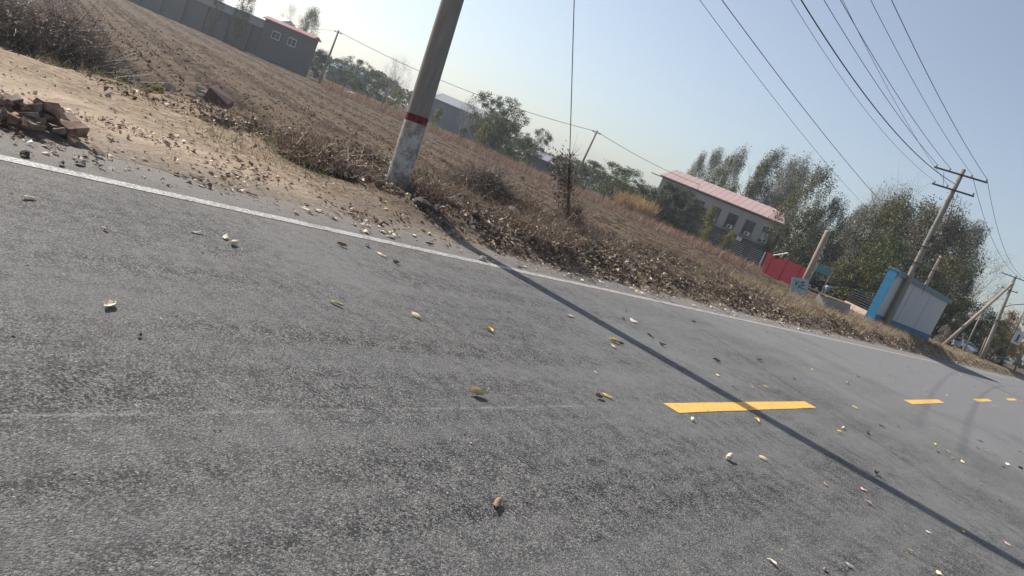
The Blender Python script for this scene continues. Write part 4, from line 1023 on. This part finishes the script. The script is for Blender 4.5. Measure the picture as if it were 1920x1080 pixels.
MB().box((0, 0, .16), (.5, .35, .52), rx=.15, ry=.3, jit=.05).build('chunk', plain('red_masonry', (.14, .095, .088), .9, .25, 5, bmp=.02), mk, bevel=.02)
for k in range(7): MB().box((-.2-rs.random()*.8, rs.gauss(0, .15), .25+rs.uniform(-.1, .12)), (rs.uniform(.12, .3), .08, .03), rz=rs.random()*3, rx=rs.gauss(0, .4), jit=.02).build('shard', CONC, mk)
STONE = plain('pale_stone', (.42, .38, .33), .9, .25, 14, bmp=.01); DSTONE = plain('dark_stone', (.09, .08, .075), .9, .3, 14, bmp=.01)
def stone(x, y, s, label, mat=STONE, z=None, name='stone'):
    mb = MB(); r_ = random.Random(int(x*1000+y*77)); V = []; n1, n2 = 5, 8
    for a_ in range(n1+1):
        th = math.pi*a_/n1
        for b_ in range(n2):
            ph = 2*math.pi*b_/n2; k = s*(1+r_.uniform(-.22, .22)); V.append((k*math.sin(th)*math.cos(ph), k*.75*math.sin(th)*math.sin(ph), k*.6*math.cos(th)))
    F_ = [(a_*n2+b_, a_*n2+(b_+1) % n2, (a_+1)*n2+(b_+1) % n2, (a_+1)*n2+b_) for a_ in range(n1) for b_ in range(n2)]
    o = mb.add(V, F_).build(name, mat, None); o.location = (x, y, (max(h1(x, y), 0) if z is None else z)+s*.35); o.rotation_euler[2] = r_.random()*3
    return tag(o, label, 'stone')
def gp(px, py, z=.0): return on_ground(px, py, z)[:2]
for px_, py_, s, lab, m_ in ((728, 352, .085, 'pale pointed stone against the foot of the near pole', STONE), (758, 360, .13, 'dark round block at the right foot of the near pole', DSTONE),
      (790, 395, .15, 'dark lump on the bank below the near pole', DSTONE), (912, 468, .07, 'tan stone on the road edge where the pole shadow begins', STONE), (56, 257, .05, 'dark stone below the brick heap', DSTONE), (955, 410, .16, 'pale flat slab among the dry weeds right of the near pole', STONE), (96, 45, .2, 'whitish pointed stone below the brush tangle', STONE), (1190, 500, .09, 'pale stone on the bank beyond the guy wire', STONE), (205, 168, .05, 'small grey stone on the sandy track', CONC)):
    x, y = gp(px_, py_, .15); stone(x, y, s, lab, m_)

# ------------------------------------------------------------------ fallen leaves on the asphalt
def leafmat(name, c): return plain(name, c, .65, .35, 25, bmp=.002)
LM = {'tan': leafmat('leaf_tan', (.62, .50, .32)), 'yellow': leafmat('leaf_yel', (.72, .55, .14)), 'brown': leafmat('leaf_brn', (.26, .18, .12)), 'pale': leafmat('leaf_pale', (.64, .56, .43)),
      'pink': leafmat('leaf_pink', (.50, .36, .33)), 'dark': leafmat('leaf_drk', (.05, .04, .045)), 'green': leafmat('leaf_grn', (.34, .36, .13))}
def leaf_mesh(seed, curl, fold, asp=.55):
    r_ = random.Random(seed); nu, nv = 9, 6; V = []
    for a_ in range(nu+1):
        t = a_/nu; x = t-.5; hw = asp*.5*(math.sin(math.pi*t**.8)**.75+.02)*(1+.12*math.sin(9*t+seed))
        for b_ in range(nv+1):
            s_ = b_/nv*2-1; y = s_*hw
            ang = curl*3.0*s_*(1+.25*math.sin(3*t+seed)); yy = math.sin(ang)*hw/max(.01, curl*3.0); zz = hw*(1-math.cos(ang))/max(.01, curl*3.0)
            zz += fold*abs(s_)*hw+.30*curl*(x*2)**2*.5+.03*math.sin(7*t+4*s_+seed)+.012*math.cos(12*s_*t)
            V.append((x+.03*math.sin(5*s_+seed), yy, zz))
    V = [(x, y, -z if seed % 3 else z) for x, y, z in V]; zmin = min(v[2] for v in V); V = [(x, y, z-zmin) for x, y, z in V]
    st_ = [(-.5, 0), (-.75, .03)]
    F_ = [(a_*(nv+1)+b_, (a_+1)*(nv+1)+b_, (a_+1)*(nv+1)+b_+1, a_*(nv+1)+b_+1) for a_ in range(nu) for b_ in range(nv)]
    b0 = len(V); z0_ = V[nv//2][2]
    V += [(-.47, -.012, z0_), (-.47, .012, z0_), (-.72, .02, z0_+.03), (-.72, .03, z0_+.03)]; F_.append((b0, b0+1, b0+3, b0+2))
    return V, F_
lm_cache = {}
def fallen(px_, py_, L, mat, label, grp=None, seed=None, rot=None, curl=.35, asp=.55, xy=None):
    seed = seed if seed is not None else random.randrange(6)
    key = (seed, mat, round(curl, 1), asp)
    x, y = xy if xy is not None else gp(px_, py_)
    if key not in lm_cache:
        V, F_ = leaf_mesh(seed, curl, .25, asp); o = raw('fallen_leaf', V, F_, LM[mat], None, smooth=True); lm_cache[key] = o.data
        md = None
    else:
        o = bpy.data.objects.new('fallen_leaf', lm_cache[key]); COL.objects.link(o)
    zb = .004 if -7.0 < x < 1.7 else h1(x, y)
    o.location = (x, y, zb+.004); L *= 1.15; o.scale = (L, L, L); o.rotation_euler = (random.gauss(0, .06), random.gauss(0, .06), random.uniform(0, 6.28) if rot is None else rot)
    return tag(o, label, 'leaf', grp or 'fallen leaves on the road')
named = [
 (892, 742, .10, 'tan', 'curled tan leaf alone on the asphalt left of centre', .6, .7), (1365, 862, .085, 'pale', 'pale cone shaped leaf below the left end of the long yellow dash', .6, .9),
 (930, 950, .10, 'brown', 'curled dark brown and white leaf nearest the bottom edge', .55, .5), (203, 576, .10, 'pale', 'pale crumpled leaf alone on the left of the asphalt', .3, .55),
 (437, 460, .09, 'tan', 'tan rounded leaf just below the white line on the left', .6, .8), (422, 447, .10, 'pale', 'pale flat leaf touching the tan rounded leaf', .2, .4),
 (1122, 747, .075, 'brown', 'brown curled leaf beside a yellowish one, left of the long dash', .5, .6), (1136, 744, .08, 'yellow', 'yellowish flat leaf lying with the brown curled one', .2, .35),
 (1297, 789, .055, 'pale', 'small white curled leaf just below the long yellow dash', .6, .8), (1418, 790, .075, 'yellow', 'yellow leaf just below the shadow crossing of the long dash', .4, .5),
 (1430, 862, .07, 'tan', 'tan leaf right of the pale cone shaped leaf', .4, .5), (1574, 813, .07, 'yellow', 'pointed yellow leaf right of the pole shadow', .6, .7),
 (1642, 890, .075, 'dark', 'black crumpled leaf lying in the pole shadow', .7, .9), (1547, 910, .06, 'brown', 'small dark leaf left of the pole shadow', .5, .5),
 (1618, 920, .06, 'pink', 'pinkish leaf below the black crumpled leaf', .3, .5), (1627, 945, .06, 'pink', 'pinkish leaf, the lower of the two below the black leaf', .4, .45),
 (1410, 727, .13, 'brown', 'long thin brown twig like leaf above the long yellow dash', .2, .12), (1374, 725, .06, 'brown', 'small leaf left of the long twig like leaf', .3, .4),
 (1150, 641, .09, 'yellow', 'bright yellow leaf beside the pole shadow', .3, .7), (1163, 646, .08, 'dark', 'dark leaf touching the bright yellow leaf', .5, .5), (1149, 651, .08, 'pink', 'pale pink leaf under the bright yellow leaf', .2, .5),
 (1219, 631, .10, 'dark', 'dark elongated leaf right of the pole shadow', .3, .4), (1241, 648, .09, 'brown', 'dark brown curled leaf right of the elongated one', .6, .8),
 (1187, 604, .11, 'pale', 'pale leaf on the lane above the dark elongated leaf', .3, .6), (916, 620, .085, 'yellow', 'yellowish oval leaf alone on the asphalt left of the pole shadow', .4, .5),
 (780, 595, .09, 'tan', 'tan leaf on the brownish stain', .3, .5), (740, 493, .09, 'dark', 'small dark leaf below the white line', .5, .6), (640, 462, .09, 'brown', 'brown folded leaf below the white line', .5, .5),
 (688, 462, .09, 'dark', 'dark leaf touching the underside of the white line', .4, .5), (715, 480, .12, 'tan', 'long flat tan leaf below the white line', .15, .3), (1704, 1035, .055, 'tan', 'orange brown leaf near the bottom right', .4, .5),
 (1806, 999, .055, 'yellow', 'yellow leaf at the edge of the pole shadow, bottom right', .4, .45), (1888, 1022, .05, 'pink', 'pinkish leaf near the bottom right corner', .4, .5), (1446, 1056, .055, 'pale', 'small white flat leaf at the bottom, right of centre', .2, .4),
 (1590, 1063, .05, 'pale', 'small white leaf at the bottom, right of the other white one', .3, .5), (1760, 1079, .06, 'tan', 'beige leaf cut by the bottom edge', .4, .6), (1752, 834, .065, 'yellow', 'yellow leaf, upper of three in a slanting row at the right', .4, .45),
 (1758, 849, .05, 'dark', 'dark leaf, middle of three in a slanting row at the right', .4, .45), (1785, 861, .055, 'yellow', 'yellow leaf, lowest of three in a slanting row at the right', .4, .5), (1686, 802, .07, 'green', 'green yellow leaf right of the long dash', .3, .4),
 (1603, 765, .08, 'yellow', 'yellow brown leaf just right of the long dash', .4, .4), (1588, 719, .10, 'brown', 'brown curled leaf on the lane above the long dash', .5, .7), (1422, 676, .10, 'green', 'greenish yellow leaf on the far lane', .3, .6),
 (1735, 732, .10, 'pale', 'pale leaf above the second yellow dash', .3, .5), (1838, 909, .06, 'tan', 'tan leaf below the dark cluster at the right', .3, .4), (1874, 941, .05, 'pink', 'small pink leaf near the right edge', .4, .5),
 (1881, 877, .055, 'dark', 'dark leaf beside the right edge', .4, .6), (1912, 879, .08, 'dark', 'black folded leaf at the right edge', .6, .7), (1912, 848, .07, 'green', 'greenish leaf at the right edge', .3, .5), (1868, 851, .05, 'brown', 'tiny brown leaf left of the greenish one at the right edge', .4, .5),
 (1832, 841, .05, 'brown', 'tiny brown leaf in the group of three at the right', .4, .5), (1849, 846, .05, 'pale', 'tiny white leaf in the group of three at the right', .4, .6), (260, 632, .035, 'dark', 'tiny dark scrap on the left of the asphalt', .4, .6),
 (1740, 1000, .04, 'pale', 'tiny pale scrap between the shadow and the bottom edge', .3, .5), (1116, 700, .05, 'pale', 'thin pale scrap above the brown and yellow pair', .2, .2), (52, 374, .10, 'tan', 'tan leaf below the white line at the left edge', .2, .3),
 (195, 432, .05, 'brown', 'small brown scrap below the white line on the left', .4, .6), (368, 437, .09, 'pale', 'pale leaf left of the tan rounded leaf', .2, .4), (1068, 594, .12, 'pale', 'pale leaf on the far side of the pole shadow', .2, .35),
 (1345, 705, .07, 'tan', 'small tan leaf left of the long twig', .3, .4), (630, 572, .10, 'tan', 'yellowish stalky leaf above the faint stain', .3, .3), (1545, 1070, .04, 'brown', 'tiny brown scrap near the bottom edge', .3, .5)]
for k, (a_, b_, L_, m_, lab, cu, asp) in enumerate(named): fallen(a_, b_, L_, m_, lab, seed=k % 9, curl=cu, asp=asp)
CN = dict(tan='tan', pale='whitish', brown='brown', yellow='yellow', pink='pinkish', dark='blackish', green='greenish')
KIND = lambda l, c: ('large ' if l > .085 else 'small ' if l < .06 else 'middling ')+('curled ' if c > .4 else 'flattish ')
mats_ = ['tan', 'pale', 'brown', 'yellow', 'tan', 'dark', 'tan', 'brown']
rs = random.Random(21)
for k in range(70):
    y = 8+55*rs.random()**1.5; x = rs.uniform(-5.8, 1.0); mm_ = rs.choice(mats_); L_ = rs.uniform(.05, .10); cu_ = rs.choice([.14, .5])
    fallen(0, 0, L_, mm_, KIND(L_, cu_)+CN[mm_]+' leaf on the '+('left lane' if x < -2.4 else 'right lane')+(' before the second yellow dash' if y < 17 else ' beyond the second yellow dash'), 'small leaves on the far asphalt', seed=rs.randrange(5), curl=cu_, asp=.5, xy=(x, y))
for k in range(170):
    t = rs.random(); y = 1+24*t; x = -6.15-abs(rs.gauss(0, .5)); mm_ = rs.choice(['pale', 'tan', 'pale', 'brown', 'dark', 'tan', 'pale']); L_ = rs.uniform(.04, .12); cu_ = rs.choice([.14, .5])
    fallen(0, 0, L_, mm_, KIND(L_, cu_)+CN[mm_]+' leaf on the shoulder '+('near the broken bricks' if y < 3 else 'beside the sandy track' if y < 6 else 'near the leaning pole' if y < 10 else 'before the guy wire' if y < 15 else 'beyond the guy wire')+(', close to the white line' if x > -6.5 else ', close to the bank'), 'dry leaves on the shoulder', seed=rs.randrange(5), curl=cu_, asp=.5, xy=(x, y))
# fine chips and grit on the asphalt
P = np.stack([rng.uniform(-6.5, 1.5, 2600), 0.3+30*rng.random(2600)**1.6, np.full(2600, .004)], 1)
tag(cards('road_grit', P, .006+.02*rng.random(len(P))**3, [HUSK], None, flat=.3, aspect=.6, curl=.4), 'tiny pale chips and grit on the asphalt', 'grit', kind='stuff')

# ------------------------------------------------------------------ haze
hm = bpy.data.materials.new('haze'); hm.use_nodes = True; t = hm.node_tree
for n in list(t.nodes):
    if n.type == 'BSDF_PRINCIPLED': t.nodes.remove(n)
pv = t.nodes.new('ShaderNodeVolumePrincipled'); pv.inputs['Color'].default_value = (.86, .92, 1.0, 1); pv.inputs['Density'].default_value = .0007
pv.inputs['Anisotropy'].default_value = .72
t.links.new(pv.outputs[0], t.nodes['Material Output'].inputs['Volume'])
hb = MB().box((-250, 280, 10.5), (760, 700, 24)).build('haze', hm, None); tag(hb, kind='stuff')
